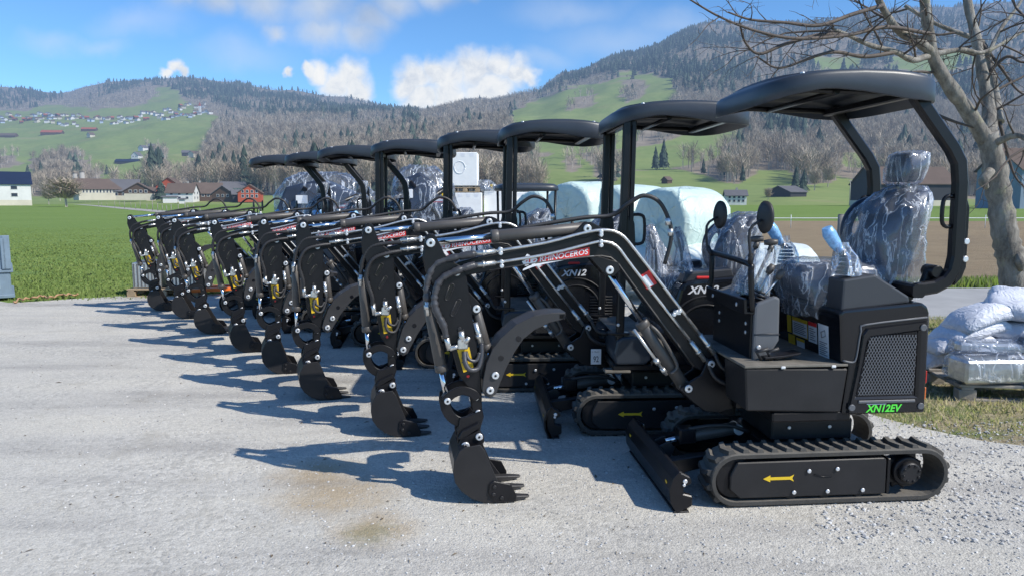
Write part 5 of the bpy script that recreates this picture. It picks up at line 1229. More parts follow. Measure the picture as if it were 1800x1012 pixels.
    m.prism([(-1.565, 1.165), (-1.545, 1.165), (-1.485, 1.10), (-1.465, 1.07), (-1.485, 1.045), (-1.54, 1.03)], -.040, -.026, 'paint', .003); m.prism([(-1.565, 1.165), (-1.545, 1.165), (-1.485, 1.10), (-1.465, 1.07), (-1.485, 1.045), (-1.54, 1.03)], .026, .040, 'paint', .003)
    m.prism([(-1.785, 1.12), (-1.74, 1.145), (-1.71, 1.06), (-1.74, 1.04)], -.03, .03, 'paint', .004)
    for (a, b_), (c_, d_) in (((-1.664, 1.135), (-1.637, 1.20)), ((-1.634, 1.047), (-1.60, 1.115))):
        dx, dz = c_-a, d_-b_; l = math.hypot(dx, dz); ux, uz = dx/l, dz/l; nx, nz = -uz, ux; r_ = .012; loop = []
        for i in range(9):
            an = math.pi*i/8; loop.append((c_ + r_*(nx*math.cos(an)+ux*math.sin(an)), d_ + r_*(nz*math.cos(an)+uz*math.sin(an))))
        for i in range(9):
            an = math.pi*i/8; loop.append((a - r_*(nx*math.cos(an)+ux*math.sin(an)), b_ - r_*(nz*math.cos(an)+uz*math.sin(an))))
        m.prism(loop, -.0635, -.0622, 'gloss', 0); m.tube([(p[0], -.0625, p[1]) for p in loop+loop[:1]], .0035, 'paint2', 5)
    m.disc((-1.598, -.062, .965), (0, -1, 0), .012, 'paint2', .006); m.disc((-1.553, -.062, .70), (0, -1, 0), .009, 'red', .006)
    sk = m.build('stick', root)
    pinhead(sk, -1.748, 1.433, -.062, .024); pinhead(sk, -1.61, 1.275, -.062, .022); pinhead(sk, -1.497, .491, -.062, .018); pinhead(sk, -1.513, .578, -.062, .018)
    pinhead(sk, -1.502, 1.07, -.045, .022)
    m = MB(); m.prism([(-1.612, .850), (-1.545, .862), (-1.520, .742), (-1.578, .722)], -.0655, -.0625, 'yellow', .0)
    for z, l in ((.83, .03), (.80, .02), (.775, .025)): m.box(-1.588, -1.588+l, -.0662, -.0654, z, z+.008, 'ink', 0)
    m.build('warning_label', sk)
    m = MB(); m.box(-1.610, -1.555, -.105, -.062, .858, .915, 'steel', .006); m.cyl((-1.585, -.09, .90), (-1.592, -.09, .955), .017, 'steel', 8); m.cyl((-1.60, -.085, .875), (-1.655, -.085, .86), .014, 'steel', 8)
    m.cyl((-1.655, -.085, .855), (-1.672, -.085, .93), .015, 'steel', 8); m.cyl((-1.57, -.1, .89), (-1.55, -.1, .925), .012, 'steel', 8)
    m.cyl((-1.512, -.055, .995), (-1.478, -.055, .88), .015, 'steel', 8); m.cyl((-1.495, -.055, .93), (-1.49, -.055, .91), .02, 'steel', 6)
    m.build('valve', sk)
    m = MB()
    hs = 'wrap' if wrapped else 'hose'; r_ = .019 if wrapped else .013
    H1 = [(-1.51, -.065, 1.312), (-1.60, -.085, 1.288), (-1.690, -.09, 1.245), (-1.728, -.09, 1.175), (-1.730, -.09, 1.09), (-1.685, -.09, .985), (-1.672, -.087, .92)]
    H2 = [(-1.51, -.065, 1.372), (-1.62, -.055, 1.352), (-1.725, -.05, 1.315), (-1.768, -.05, 1.22), (-1.772, -.05, 1.12)]
    for H in (H1, H2):
        Q = catmull(H, 8 if wrapped else 12)
        if wrapped:
            g = random.Random(5); m.tube(Q, [r_*(1+g.uniform(-.18, .18)) for _ in Q], hs, 10)
        else:
            m.tube(Q, r_, hs, 8); m.tube(Q, [r_*(1.22 if (i//1) % 2 else .98) for i in range(len(Q))], hs, 8)
    m.tube([(-1.575, -.075, .84), (-1.57, -.10, .78), (-1.545, -.105, .745), (-1.50, -.09, .75), (-1.478, -.07, .82), (-1.477, -.058, .88)], .014 if wrapped else .011, hs, 8, sub=6)
    m.tube([(-1.565, -.075, .84), (-1.55, -.09, .80), (-1.51, -.085, .79), (-1.488, -.07, .83)], .010, hs, 8, sub=6)
    m.cyl((-1.772, -.05, 1.13), (-1.765, -.05, 1.04), .013, 'steel', 8); m.cyl((-1.772, -.05, 1.10), (-1.770, -.05, 1.075), .017, 'steel', 6)
    m.build('stick_hose', sk)
    # bucket cylinder
    hyd(root, 'bucket_cylinder', (-1.668, .569), (-1.760, 1.10), .30, .033, .016, 0)
    # thumb
    ou = [(-1.478, .62), (-1.472, .68), (-1.455, .77), (-1.42, .85), (-1.376, .91), (-1.29, .985), (-1.187, 1.032), (-1.09, 1.045), (-1.011, 1.043)]
    inn = [(-1.013, 1.020), (-1.03, 1.005), (-1.10, .99), (-1.187, .95), (-1.25, .90), (-1.298, .828), (-1.345, .74), (-1.385, .64), (-1.40, .60), (-1.43, .578), (-1.462, .592)]
    m = MB()
    for s in (-1, 1): m.prism(ou+inn, *sorted((s*.075, s*.09)), 'thumb', .003)
    strip = ou[1:]; k = m.mi('thumb')
    for h in (0., -.012):
        V = [(m.bm.verts.new((a+.004, -.075, b+h)), m.bm.verts.new((a+.004, .075, b+h))) for a, b in strip]
        for p, q in zip(V, V[1:]): f = m.bm.faces.new([p[0], q[0], q[1], p[1]]); f.material_index = k
    m.box(-1.05, -1.012, -.09, .09, 1.006, 1.04, 'paint', .004)
    for x, z in ((-1.373, .80), (-1.275, .905)): m.disc((x, -.090, z), (0, -1, 0), .016, 'gloss', .0015, 14)
    th = m.build('thumb', root); pinhead(th, -1.434, .623, -.09, .022); pinhead(th, -1.405, .705, -.09, .021)
    hyd(root, 'thumb_cylinder', (-1.415, .74), (-1.502, 1.06), .30, .028, .014, 0)
    # links
    def arc_plate(pts, w):
        Q = catmull([(a, 0, b) for a, b in pts], 6); L_, R_ = [], []
        for i, p in enumerate(Q):
            t = (Q[min(i+1, len(Q)-1)]-Q[max(i-1, 0)]).normalized(); n_ = Vector((-t.z, 0, t.x)); L_.append((p.x+n_.x*w, p.z+n_.z*w)); R_.append((p.x-n_.x*w, p.z-n_.z*w))
        return L_+R_[::-1]
    m = MB()
    for s in (-1, 1):
        m.prism(arc_plate([(-1.685, .565), (-1.64, .605), (-1.585, .622), (-1.53, .605), (-1.50, .572)], .024), *sorted((s*.063, s*.078)), 'paint', .003)
        m.prism(arc_plate([(-1.675, .59), (-1.678, .53), (-1.64, .465), (-1.575, .437), (-1.515, .47)], .028), *sorted((s*.045, s*.0615)), 'paint', .003)
    lk = m.build('bucket_link', root); pinhead(lk, -1.668, .569, -.078, .019); pinhead(lk, -1.573, .449, -.0615, .017)
    m = MB()
    for s in (-1, 1): m.prism([(-1.60, .47), (-1.555, .48), (-1.475, .51), (-1.468, .47), (-1.49, .40), (-1.48, .36), (-1.51, .345), (-1.56, .31), (-1.59, .30), (-1.615, .33), (-1.62, .37)], *sorted((s*.064, s*.082)), 'paint', .004)
    m.prism([(-1.615, .36), (-1.595, .40), (-1.50, .445), (-1.485, .42), (-1.60, .35)], -.105, .105, 'paint', .004); m.box(-1.60, -1.5, -.064, .064, .35, .42, 'paint2', .006)
    qh = m.build('quick_hitch', root); pinhead(qh, -1.498, .368, -.105, .021); pinhead(qh, -1.574, .32, -.105, .023)
    # bucket
    back = [(-1.585, .335), (-1.615, .315), (-1.642, .26), (-1.648, .20), (-1.638, .14), (-1.605, .09), (-1.55, .045), (-1.48, .016), (-1.41, .006), (-1.335, .004)]
    front = [(-1.335, .03), (-1.40, .125), (-1.44, .22), (-1.475, .31), (-1.50, .345)]
    m = MB()
    for s in (-1, 1): m.prism(back+front, *sorted((s*.168, s*.18)), 'paint2', .003)
    inner = [(a*.985+-1.5*.015, b*.97+.006) for a, b in back]
    m.prism(back+inner[::-1], -.1695, .1695, 'paint', 0)
    for y in (-.095, -.075, .075, .095): m.prism([(-1.62, .30), (-1.60, .355), (-1.57, .37), (-1.50, .40), (-1.47, .37), (-1.47, .33), (-1.53, .29), (-1.60, .26)], y-.007, y+.007, 'paint', .003)
    for s in (-1, 1):
        ya, yb = sorted((s*.181, s*.192)); m.prism([(-1.458, .075), (-1.452, .128), (-1.43, .142), (-1.335, .118), (-1.30, .05), (-1.305, .015), (-1.42, .02)], ya, yb, 'paint', .004)
        for x, z in ((-1.425, .11), (-1.43, .068), (-1.385, .045)): m.disc((x, s*.192, z), (0, s, 0), .012, 'paint2', .008, 6)
    bk = m.build('bucket', root)
    for y in (-.15, 0, .15):
        m = MB()
        t = bmesh.new(); c0 = [t.verts.new(p) for p in ((-1.40, y-.028, .004), (-1.40, y+.028, .004), (-1.40, y+.028, .045), (-1.40, y-.028, .045))]
        c1 = [t.verts.new(p) for p in ((-1.30, y-.024, .012), (-1.30, y+.024, .012), (-1.30, y+.024, .042), (-1.30, y-.024, .042))]; c2 = [t.verts.new(p) for p in ((-1.225, y-.017, .028), (-1.225, y+.017, .028), (-1.225, y+.017, .036), (-1.225, y-.017, .036))]
        for a, b_ in ((c0, c1), (c1, c2)):
            for j in range(4): t.faces.new([a[j], a[(j+1) % 4], b_[(j+1) % 4], b_[j]])
        t.faces.new(c2); t.faces.new(c0[::-1]); bmesh.ops.recalc_face_normals(t, faces=t.faces); m.bev(t, .004); m.take(t, 'thumb'); m.build('tooth', bk)

def pose(root, swing=4., lift=0., curl=0., arm=0.):
    """turn the boom about its swing post, raise it about its foot pin, curl the bucket about the stick pin"""
    S = Matrix.Translation((XS, 0, 0)) @ Matrix.Rotation(R(swing), 4, 'Z')
    def about(x, z, a): return Matrix.Translation((x, 0, z)) @ Matrix.Rotation(R(a), 4, 'Y') @ Matrix.Translation((-x, 0, -z))
    LB = about(-.144, .722, lift); SK = LB @ about(-1.61, 1.275, arm)
    for ch in root.children:
        n = ch.name.split('.')[0]
        if n == 'swing_bracket': ch.matrix_local = S
        elif n in ('bucket', 'quick_hitch'): ch.matrix_local = S @ SK @ about(-1.498, .491, curl)
        elif n in ('stick', 'bucket_cylinder', 'bucket_link', 'thumb', 'thumb_cylinder'): ch.matrix_local = S @ SK
        elif n in BOOM_PARTS: ch.matrix_local = S @ LB

def new_digger(kind, wrapped):
    r = empty('mini_excavator', (0, 0, 0)); make_undercarriage(r)
    (make_ev_upper if kind == 'ev' else make_shell_upper)(r); make_boom(r, wrapped); return r

#        x      y     head swing lift curl arm kind
SPOTS = [(1.70, 4.33, 5., 4., 0., 0., 0., 'ev', 'nearest black mini excavator, green lettering below its mesh grille, seat in clear plastic'),
         (1.11, 5.53, 2.5, 8.8, .3, -5., 6., 'shell', 'second black mini excavator of the row, white 92 plate beside its front post'),
         (.31, 6.72, 2.8, 16.5, .1, -8., 10., 'shell', 'third black mini excavator, standing right behind the one with the 92 plate'),
         (-.32, 7.66, 4.5, 14.5, .1, -6., 9., 'shell', 'fourth black mini excavator, its upright post just left of the stacked white crates'),
         (-1.19, 8.75, 6.5, 17.5, -.4, -2., 1., 'shell', 'fifth black mini excavator, the farthest one with upright front roof posts'),
         (-2.04, 9.70, 7.5, 11., -.5, -3., -2., 'ev', 'sixth black mini excavator, nearest of the three far ones with bent posts'),
         (-2.80, 10.85, 7.5, 8., -.4, -3., 0., 'ev', 'seventh black mini excavator, second to last at the far end'),
         (-3.58, 11.65, 7.7, 11., -.9, -1., -3., 'ev', 'last and farthest black mini excavator, beside the meadow and the grey boxes')]
proto = {}
DIG = []
for i, (x, y, hd, sw, lf, cu_, arm_, kd, lab_) in enumerate(SPOTS):
    if i == 0: o = new_digger('ev', True)
    elif kd in proto: o = copy_tree(proto[kd])
    elif kd == 'ev':
        o = copy_tree(DIG[0]); proto['ev'] = o
        bare = [c for c in DIG[1].children if c.name.startswith('stick') and not c.name.startswith('stick_cyl')][0]
        hose = [c for c in bare.children if c.name.startswith('stick_hose')][0]
        mine = [c for c in o.children if c.name.startswith('stick') and not c.name.startswith('stick_cyl')][0]
        for c in mine.children:
            if c.name.startswith('stick_hose'): c.data = hose.data
    else: o = proto[kd] = new_digger(kd, False)
    o.location = (x, y, 0); o.rotation_euler = (0, 0, R(hd)); pose(o, sw, lf, cu_, arm_)
    tag(o, lab_, 'mini excavator', 'black mini excavators parked in a row'); DIG.append(o)
# number plate hung on the second machine only
m = MB(); m.box(-.532, -.456, -.132, -.128, .455, .570, 'white', .001); m.text('92', (-.514, -.1325, .472), (1, 0, 0), (0, 0, 1), .046, 'ink', 0, .014, .040)
m.text('Li. Baum.', (-.524, -.1325, .545), (1, 0, 0), (0, 0, 1), .011, 'ink', 0, 0, .055); m.box(-.50, -.488, -.128, -.06, .50, .53, 'paint', .002); m.build('number_plate', DIG[1])
# ---------------------------------------------------------------- things around the row
M['wood'] = pbr('pallet_wood', (.36, .27, .17), .85, var=.25, vscale=7, bump=.3, bscale=40)
M['woodgrey'] = pbr('grey_pallet_wood', (.27, .245, .21), .85, var=.25, vscale=7, bump=.3, bscale=40)
M['balewrap'] = creased('bale_wrap', (.60, .73, .67), 2.6, .035, .36, .3, .42)
M['balewhite'] = creased('bale_wrap_white', (.66, .71, .68), 2.6, .04, .38, .25, .42)
M['bag'] = creased('white_sack', (.66, .68, .73), 7., .009, .55)
M['crate'] = pbr('white_carton', (.80, .80, .78), .6, var=.04)
M['bark'] = None
def pallet(name, x, y, rz, label, group=None, w=1.2, d=.8, mat='wood', z=0.):
    r = empty(name, (x, y, z), rz, label, 'pallet', group); m = MB()
    for k in range(5): yy = -d/2+.05+k*(d-.1)/4; m.box(-w/2, w/2, yy-.05, yy+.05, .122, .144, mat, .003)
    for k in (-1, 0, 1): m.box(k*(w/2-.07)-.05, k*(w/2-.07)+.05, -d/2, d/2, .10, .122, mat, .003)
    # boards and bearers are nailed into one deck
    m.build('deck', r)
    for i in (-1, 0, 1):
        m = MB(); yy = i*(d/2-.05)
        for k in (-1, 0, 1): m.box(k*(w/2-.07)-.07, k*(w/2-.07)+.07, yy-.05, yy+.05, .022, .10, mat, .004)
        m.box(-w/2, w/2, yy-.05, yy+.05, 0, .022, mat, .003); m.build('skid', r)
    return r
def bale(x, y, z, rz, r, l, mat, label, seed, squash=1., group='wrapped bales behind the row'):
    g = random.Random(seed); ph = [g.uniform(0, 6.3) for _ in range(6)]; n = 40; R_ = []
    prof = [(-.5, .0), (-.5, .35), (-.5, .74), (-.495, .90), (-.47, .98), (-.40, 1.01), (-.2, 1.025), (0, 1.035), (.2, 1.025), (.40, 1.01), (.47, .98), (.495, .90), (.5, .74), (.5, .35), (.5, 0.)]
    for t, s in prof:
        ring = []
        for i in range(n):
            a = 6.2832*i/n; q = 1+.018*math.sin(3*a+ph[0])+.012*math.sin(5*a+ph[1]+t*4)+.008*math.sin(9*a+ph[2]+t*9)+g.gauss(0, .004)
            zz = r*s*q*math.sin(a)*squash; zz = max(zz, -r*squash*.90); ring.append((l*t+g.gauss(0, .006), max(s, .01)*r*q*math.cos(a)*(1+.1*(1-squash)), zz))
        R_.append(ring)
    m = MB(); m.rings(R_, mat)
    # folds of film gathered on the flat ends
    for e in (-1, 1):
        for k in range(9):
            a = 6.2832*k/9+ph[3]; m.tube([(e*l*.502, r*.25*math.cos(a), r*.25*math.sin(a)*squash), (e*l*.497, r*.72*math.cos(a+.12), r*.72*math.sin(a+.12)*squash), (e*l*.462, r*.93*math.cos(a+.18), r*.93*math.sin(a+.18)*squash)], [.004, .012, .003], mat, 5, sub=3)
    o = m.build('wrapped_bale', None, label, 'bale', group); o.location = (x, y, z); o.rotation_euler = (0, 0, rz); return o
def low(px, py, Y): x, y, z = spot_at(px, py, Y); return x, y, z
bw, bh = 'balewrap', 'balewhite'
def putb(px, pyt, Y, r, l, rz, mat, lb, seed, sq=1.):
    x, y, z = spot_at(px, pyt, Y); bale(x, y, z-r*sq*1.03, rz, r, l, mat, lb, seed, sq)
putb(1200, 328, 12.3, .60, 1.15, .62, bw, 'large mint green wrapped bale, rightmost on top, with tree shadows on it', 1)
putb(1112, 324, 13.3, .60, 1.15, .5, bw, 'mint green wrapped bale on top behind the roof posts of the second excavator', 2)
putb(1030, 319, 13.6, .62, 1.1, .75, bw, 'tall mint green wrapped bale on top, just left of the second excavator posts', 3)
putb(968, 334, 14.6, .58, 1.1, .7, bw, 'leftmost mint green wrapped bale beside the black roofed cart', 4)
putb(1345, 428, 11.9, .62, 1.35, .10, bh, 'low flattened white bale on the ground behind the mirrors', 5, .66)
putb(1235, 424, 12.0, .62, 1.2, .3, bh, 'flattened white bale on the ground under the large green bale', 6, .66)
putb(1130, 424, 12.6, .62, 1.2, .3, bh, 'flattened white bale on the ground between the second excavator posts and levers', 7, .66)
putb(1030, 425, 13.2, .62, 1.2, .4, bh, 'flattened white bale on the ground under the tall green bale', 8, .62)
putb(955, 428, 14.4, .60, 1.2, .4, bh, 'flattened white bale on the ground at the left end of the bales', 9, .62)
# white crates on pallets
def crate(name, px0, px1, py0, py1, Y, label, mark=False):
    x0, y, z0 = spot_at(px0, py1, Y); x1, _, z1 = spot_at(px1, py0, Y); m = MB(); m.box(x0, x1, Y, Y+1.0, z0, z1, 'crate', .015)
    if mark:
        cx, cz = (x0+x1)/2-.1, (z0+z1)/2+.05; m.tube([(cx+.16*math.cos(a), Y-.003, cz+.18*math.sin(a)) for a in np.linspace(0, 6.2, 20)], .012, 'white', 5)
    for k in range(3): xx = x0+(x1-x0)*(.2+.3*k); m.box(xx-.06, xx+.06, Y-.004, Y-.001, z1-.12, z1-.03, 'white', 0)
    m.build(name, None, label, 'crate', 'white crates behind the row')
crate('crate', 789, 839, 268, 327, 22, 'white crate on top of the stack, raised on a wooden pallet', True)
pallet('pallet', *spot_at(819, 330, 22.4)[:2], 0, 'wooden pallet between the upper and the lower white crate', None, 1.15*.75, .8, 'wood', spot_at(819, 338.5, 22)[2])
crate('crate', 800, 847, 339, 402, 22, 'white crate under the wooden pallet, second from the top of the stack')
crate('crate', 800, 850, 403, 448, 22, 'lowest white crate of the stack, standing on the yard')
crate('crate', 851, 902, 336, 402, 22.3, 'white crate right of the stack, behind the third excavator post')
crate('crate', 851, 902, 403, 447, 22.3, 'lower white crate right of the stack, standing on the yard')
crate('crate', 903, 952, 338, 402, 22.6, 'white crate farthest right, behind the black roofed cart')
crate('crate', 903, 952, 403, 446, 22.6, 'lower white crate farthest right, standing on the yard')
x, y, z = spot_at(856, 336, 22.2); o = empty('bundle', (x, y, z), .2, 'bundle of plastic wrapped parts lying on the white crates', 'bundle'); m = MB(); m.box(-.22, .25, .1, .5, 0, .16, 'grey', .03); m.box(-.1, .12, .15, .4, .16, .27, 'barrel', .03); m.box(.12, .2, .1, .14, .05, .2, 'yellow', .004); m.build('parts', o); m = MB(); crumple(m, [(0, .3, 0), (0, .3, .12), (0, .3, .24), (0, .3, .33)], [(.34, .3), (.35, .31), (.28, .25), (.12, .12)], 'filmblue', 5, .03, 30); m.build('plastic_cover', o)
# plastic wrapped machines
def wrapped(px0, px1, pyt, Y, label, seed, dep=1.6):
    x0, _, zt = spot_at(px0, pyt, Y); x1 = spot_at(px1, pyt, Y)[0]; w = (x1-x0); cx = (x0+x1)/2
    r = empty('wrapped_machine', (cx, Y+dep/2, 0), .08, label, 'machine'); h = zt; m = MB()
    m.prism([(-w*.44, .25), (-w*.46, h*.62), (-w*.36, h*.86), (-w*.05, h*.94), (w*.25, h*.80), (w*.45, h*.66), (w*.46, .25)], -dep*.4, dep*.4, 'seat', .06, seg=2)
    m.box(-w*.42, w*.42, -dep*.42, -dep*.25, .0, .5, 'rubber', .08, seg=2); m.box(-w*.42, w*.42, dep*.25, dep*.42, .0, .5, 'rubber', .08, seg=2)
    m.tube([(-w*.40, -dep*.42, h*.3), (-w*.1, -dep*.43, h*.62), (w*.3, -dep*.42, h*.78)], .06, 'paint', 8); m.tube([(-w*.2, -dep*.42, h*.85), (w*.40, -dep*.42, h*.4)], .05, 'paint', 8)
    b = m.build('body', r)
    m = MB(); m.box(w*.05, w*.35, -dep*.425, -dep*.42, h*.66, h*.70, 'red', 0); m.box(w*.08, w*.32, -dep*.43, -dep*.426, h*.672, h*.69, 'white', 0); m.box(w*.26, w*.34, -dep*.435, -dep*.431, h*.70, h*.79, 'yellow', 0); m.build('sticker', b)
    m = MB(); m.box(-w*.26, -w*.16, -dep*.46, -dep*.42, h*.70, h*.78, 'white', .004); m.build('panel', b); m = MB(); m.box(w*.34, w*.42, -dep*.46, -dep*.42, h*.40, h*.62, 'grey', .02); m.build('panel', b)
    m = MB(); P = lerp_path([(0, 0, .05, w*.47, dep*.47), (0, 0, h*.25, w*.50, dep*.5), (0, 0, h*.55, w*.51, dep*.51), (-w*.02, 0, h*.78, w*.46, dep*.46), (-w*.05, 0, h*.93, w*.34, dep*.38), (-w*.06, 0, h*1.0, w*.2, dep*.24)], 16)
    crumple(m, [p[:3] for p in P], [p[3:] for p in P], 'filmblue', seed, .05, 64, 3.2); m.build('plastic_cover', r)
wrapped(466, 662, 303, 16.2, 'dark machine packed in clear stretch film behind the three far excavators', 11)
wrapped(678, 800, 290, 16.6, 'second film packed dark machine, between the wrapped one and the white crates', 12)
# cart with black roof
x, y, z = spot_at(925, 322, 10.6); r = empty('dumper_cart', (x, 10.9, 0), .12, 'small cart with black moulded roof on thin posts left of the bales', 'cart')
m = MB(); m.rings([[(a, b_, zz) for a, b_ in rounded(hx_, hy_, 36, 5)] for zz, hx_, hy_ in ((z-.11, .43, .40), (z-.10, .45, .42), (z-.04, .44, .41), (z-.01, .38, .36), (z, .2, .2))], 'canopy'); m.build('roof', r)
for sx in (-1, 1):
    for sy in (-1, 1): m = MB(); m.tube([(sx*.36, sy*.32, .5), (sx*.38, sy*.34, z-.08)], .018, 'paint', 8); m.build('post', r)
m = MB(); m.prism([(-.42, .22), (-.46, .62), (.46, .66), (.42, .22)], -.38, .38, 'paint', .02); m.box(-.2, .2, -.2, .2, .66, .8, 'seat', .05); m.build('body', r)
for sy in (-1, 1): m = MB(); ya, yb = sorted((sy*.40, sy*.25)); m.prism(stadium(-.3, .3, .12, .12, 8), ya, yb, 'rubber', .01); m.build('track', r)
# pallet with grey boxes and hand truck at the far end
pallet('pallet', -6.05, 13.05, .06, 'worn wooden pallet under the grey ribbed boxes at the meadow edge', None, 1.2, .8)
for i, (dx, lb) in enumerate(((-.30, 'left grey ribbed metal box on the pallet at the meadow edge'), (.30, 'right grey ribbed metal box on the pallet at the meadow edge'))):
    m = MB(); m.box(-.24, .24, -.28, .28, 0, .44, 'steel', .01)
    for k in range(8): m.box(-.22+.06*k, -.20+.06*k, -.292, -.279, .02, .42, 'grey', .002); m.box(-.252, -.239, -.25+.066*k, -.23+.066*k, .02, .42, 'grey', .002)
    m.box(-.20, .20, -.2, .2, .44, .465, 'grey', .008); o = m.build('metal_box', None, lb, 'box', 'grey boxes on the pallet'); o.location = (-6.05+dx, 13.03, .145); o.rotation_euler = (0, 0, .06)
r = empty('pallet_truck', (-5.35, 13.0, 0), .5, 'bright orange hand pallet truck on the ground beside the grey boxes', 'pallet truck')
m = MB(); m.box(-.5, .4, -.26, -.12, .08, .14, 'orange', .01); m.box(-.5, .4, .12, .26, .08, .14, 'orange', .01); m.box(.36, .5, -.26, .26, .06, .36, 'orange', .02); m.prism([(.38, .36), (.5, .36), (.40, .62)], -.03, .03, 'orange', .004); m.build('fork', r)
m = MB(); m.tube([(.5, 0, .3), (.72, 0, .62)], .02, 'orange', 8); m.tube([(.72, -.1, .62), (.80, -.1, .70), (.80, .1, .70), (.72, .1, .62)], .012, 'paint', 8); m.build('handle', r)
m = MB(); m.cyl((.5, -.05, .08), (.5, .05, .08), .08, 'hose', 16); m.build('wheel', r)
# steel container at the left edge
M['bluegrey'] = pbr('blue_grey_steel', (.17, .235, .29), .5, var=.15, vscale=4, dust=.12)
r = empty('steel_container', (-9.95, 12.15, 0), .6, 'blue grey steel container with white label at the left edge of the yard', 'container')
m = MB(); m.box(-1.4, 1.38, -.75, .75, .06, .48, 'bluegrey', .015); m.box(-1.43, 1.42, -.78, .78, .46, .52, 'bluegrey', .01); m.box(-1.43, 1.42, -.78, .78, .04, .10, 'bluegrey', .01); m.build('base', r)
m = MB()
for s in (-1, 1): m.box(-1.36, 1.34, s*.74-.02, s*.74+.02, .52, 1.02, 'bluegrey', .004)
for s in (-1, 1): m.box(s*1.36-.02, s*1.36+.02, -.72, .72, .52, 1.02, 'bluegrey', .004)
for k in range(6): xx = -1.3+k*.52; m.box(xx-.03, xx+.03, -.80, -.755, .52, 1.03, 'bluegrey', .006)
m.box(1.30, 1.40, -.80, -.755, .52, 1.08, 'bluegrey', .006); m.build('side_wall', r)
m = MB(); m.box(1.05, 1.22, -.757, -.752, .20, .33, 'white', .0); m.build('label', r)
M['rope'] = pbr('orange_rope', (.42, .25, .13), .8, var=.3, vscale=30)
g = random.Random(2); pts = [gpt(24+i*4.2, 529-(i*.33)+g.uniform(-2.5, 2.5), .03) for i in range(28)]
m = MB(); m.tube([(p[0], p[1], .03+g.uniform(0, .05)) for p in pts], .016, 'rope', 6, sub=3)
m.build('rope', None, 'frayed orange rope lying along the edge of the meadow', 'rope')
# sacks and wrapped parts on pallets at the right
PAL = (4.72, 6.45); pallet('pallet', 4.78, 6.50, -.12, 'long grey wooden pallet carrying white sacks and film wrapped parts', None, 2.0, 1.25, 'woodgrey')
def sack(x, y, z, rz, w, d, h, seed, label, tx=0., ty=0.):
    g = random.Random(seed); nx, ny = 22, 14; V = {}; m = MB(); k = m.mi('bag'); ph = [g.uniform(0, 6.3) for _ in range(6)]
    for s in (1, -1):
        for i in range(nx+1):
            for j in range(ny+1):
                u, v = 2*i/nx-1, 2*j/ny-1; e = max(0., (1-abs(u)**2.6))**.42*max(0., (1-abs(v)**2.6))**.42
                wr = .010*math.sin(5*u+3*v+ph[0])+.006*abs(math.sin(9*v-4*u+ph[1]))+.006*abs(math.sin(12*u+3*v+ph[2]))+g.gauss(0, .0015)
                zz = s*h*.5*e + (wr*e if s > 0 else 0) + .03*math.sin(2*u+ph[3]) - .05*abs(u)**4 - .03*abs(v)**4
                sx = 1-.10*abs(v)**3*(1 if abs(u) < .9 else .4)
                edge = abs(u) == 1 or abs(v) == 1
                V[(s, i, j)] = V[(1, i, j)] if edge and s < 0 else m.bm.verts.new((u*w/2*sx+wr, v*d/2*(1-.06*abs(u)**3)+wr, zz))
    for s in (1, -1):
        for i in range(nx):
            for j in range(ny): f = m.bm.faces.new([V[(s, i, j)], V[(s, i+1, j)], V[(s, i+1, j+1)], V[(s, i, j+1)]]); f.material_index = k; f.smooth = True
    o = m.build('sack', None, label, 'sack', 'white sacks piled on the pallet'); o.location = (x, y, z); o.rotation_euler = (tx, ty, rz)
sg = random.Random(8); cols3 = ('left', 'middle', 'right'); lvls = ('lowest', 'second lowest', 'second highest', 'topmost'); n_ = 0
for lev in range(4):
    for j in range(3):
        n_ += 1; xx = 4.12+.50*j+.06*lev*(1.2-j)+sg.uniform(-.06, .06); yy = 6.66+.03*lev+sg.uniform(-.05, .05)
        sack(xx, yy, .225+.125*lev+.02*j, sg.uniform(-.45, .45), sg.uniform(.58, .68), sg.uniform(.42, .50), sg.uniform(.15, .18), n_, f'white sack, {lvls[lev]} of the {cols3[j]} column in the heap on the grey pallet', sg.uniform(-.14, .0), sg.uniform(-.16, .16))
sack(4.62, 6.74, .74, .9, .56, .44, .17, 31, 'white sack lying askew on the very top of the heap, left', .15, -.35); sack(5.05, 6.64, .80, -.6, .58, .42, .19, 32, 'tilted white sack on the very top of the heap, right', .35, .40); sack(5.62, 6.7, .30, .2, .60, .46, .24, 33, 'white sack at the right end of the pallet, just outside the heap', 0, .1)
def part_bundle(x, y, z, rz, l, w, h, seed, label, inner='paint2'):
    r = empty('wrapped_part', (x, y, z), rz, label, 'wrapped part', 'film wrapped parts on the pallet'); m = MB(); m.box(-l*.42, l*.42, -w*.38, w*.38, .01, h*.8, inner, .02); m.build('part', r); m = MB(); 
    P = lerp_path([(-l*.5, 0, h*.45, .3, .3), (-l*.46, 0, h*.5, .9, .9), (0, 0, h*.52, 1.05, 1.05), (l*.46, 0, h*.5, .9, .9), (l*.5, 0, h*.45, .25, .25)], 14); g = random.Random(seed); rr = []
    for p in P:
        rr.append([(p[0]+g.gauss(0, .008), math.cos(a)*w*.52*p[3]*(1+g.gauss(0, .06)), max(.0, p[2]+math.sin(a)*h*.55*p[3]*(1+g.gauss(0, .06)))) for a in np.linspace(0, 6.2832, 30, endpoint=False)])
    m.rings(rr, 'filmblue'); m.build('plastic_cover', r)
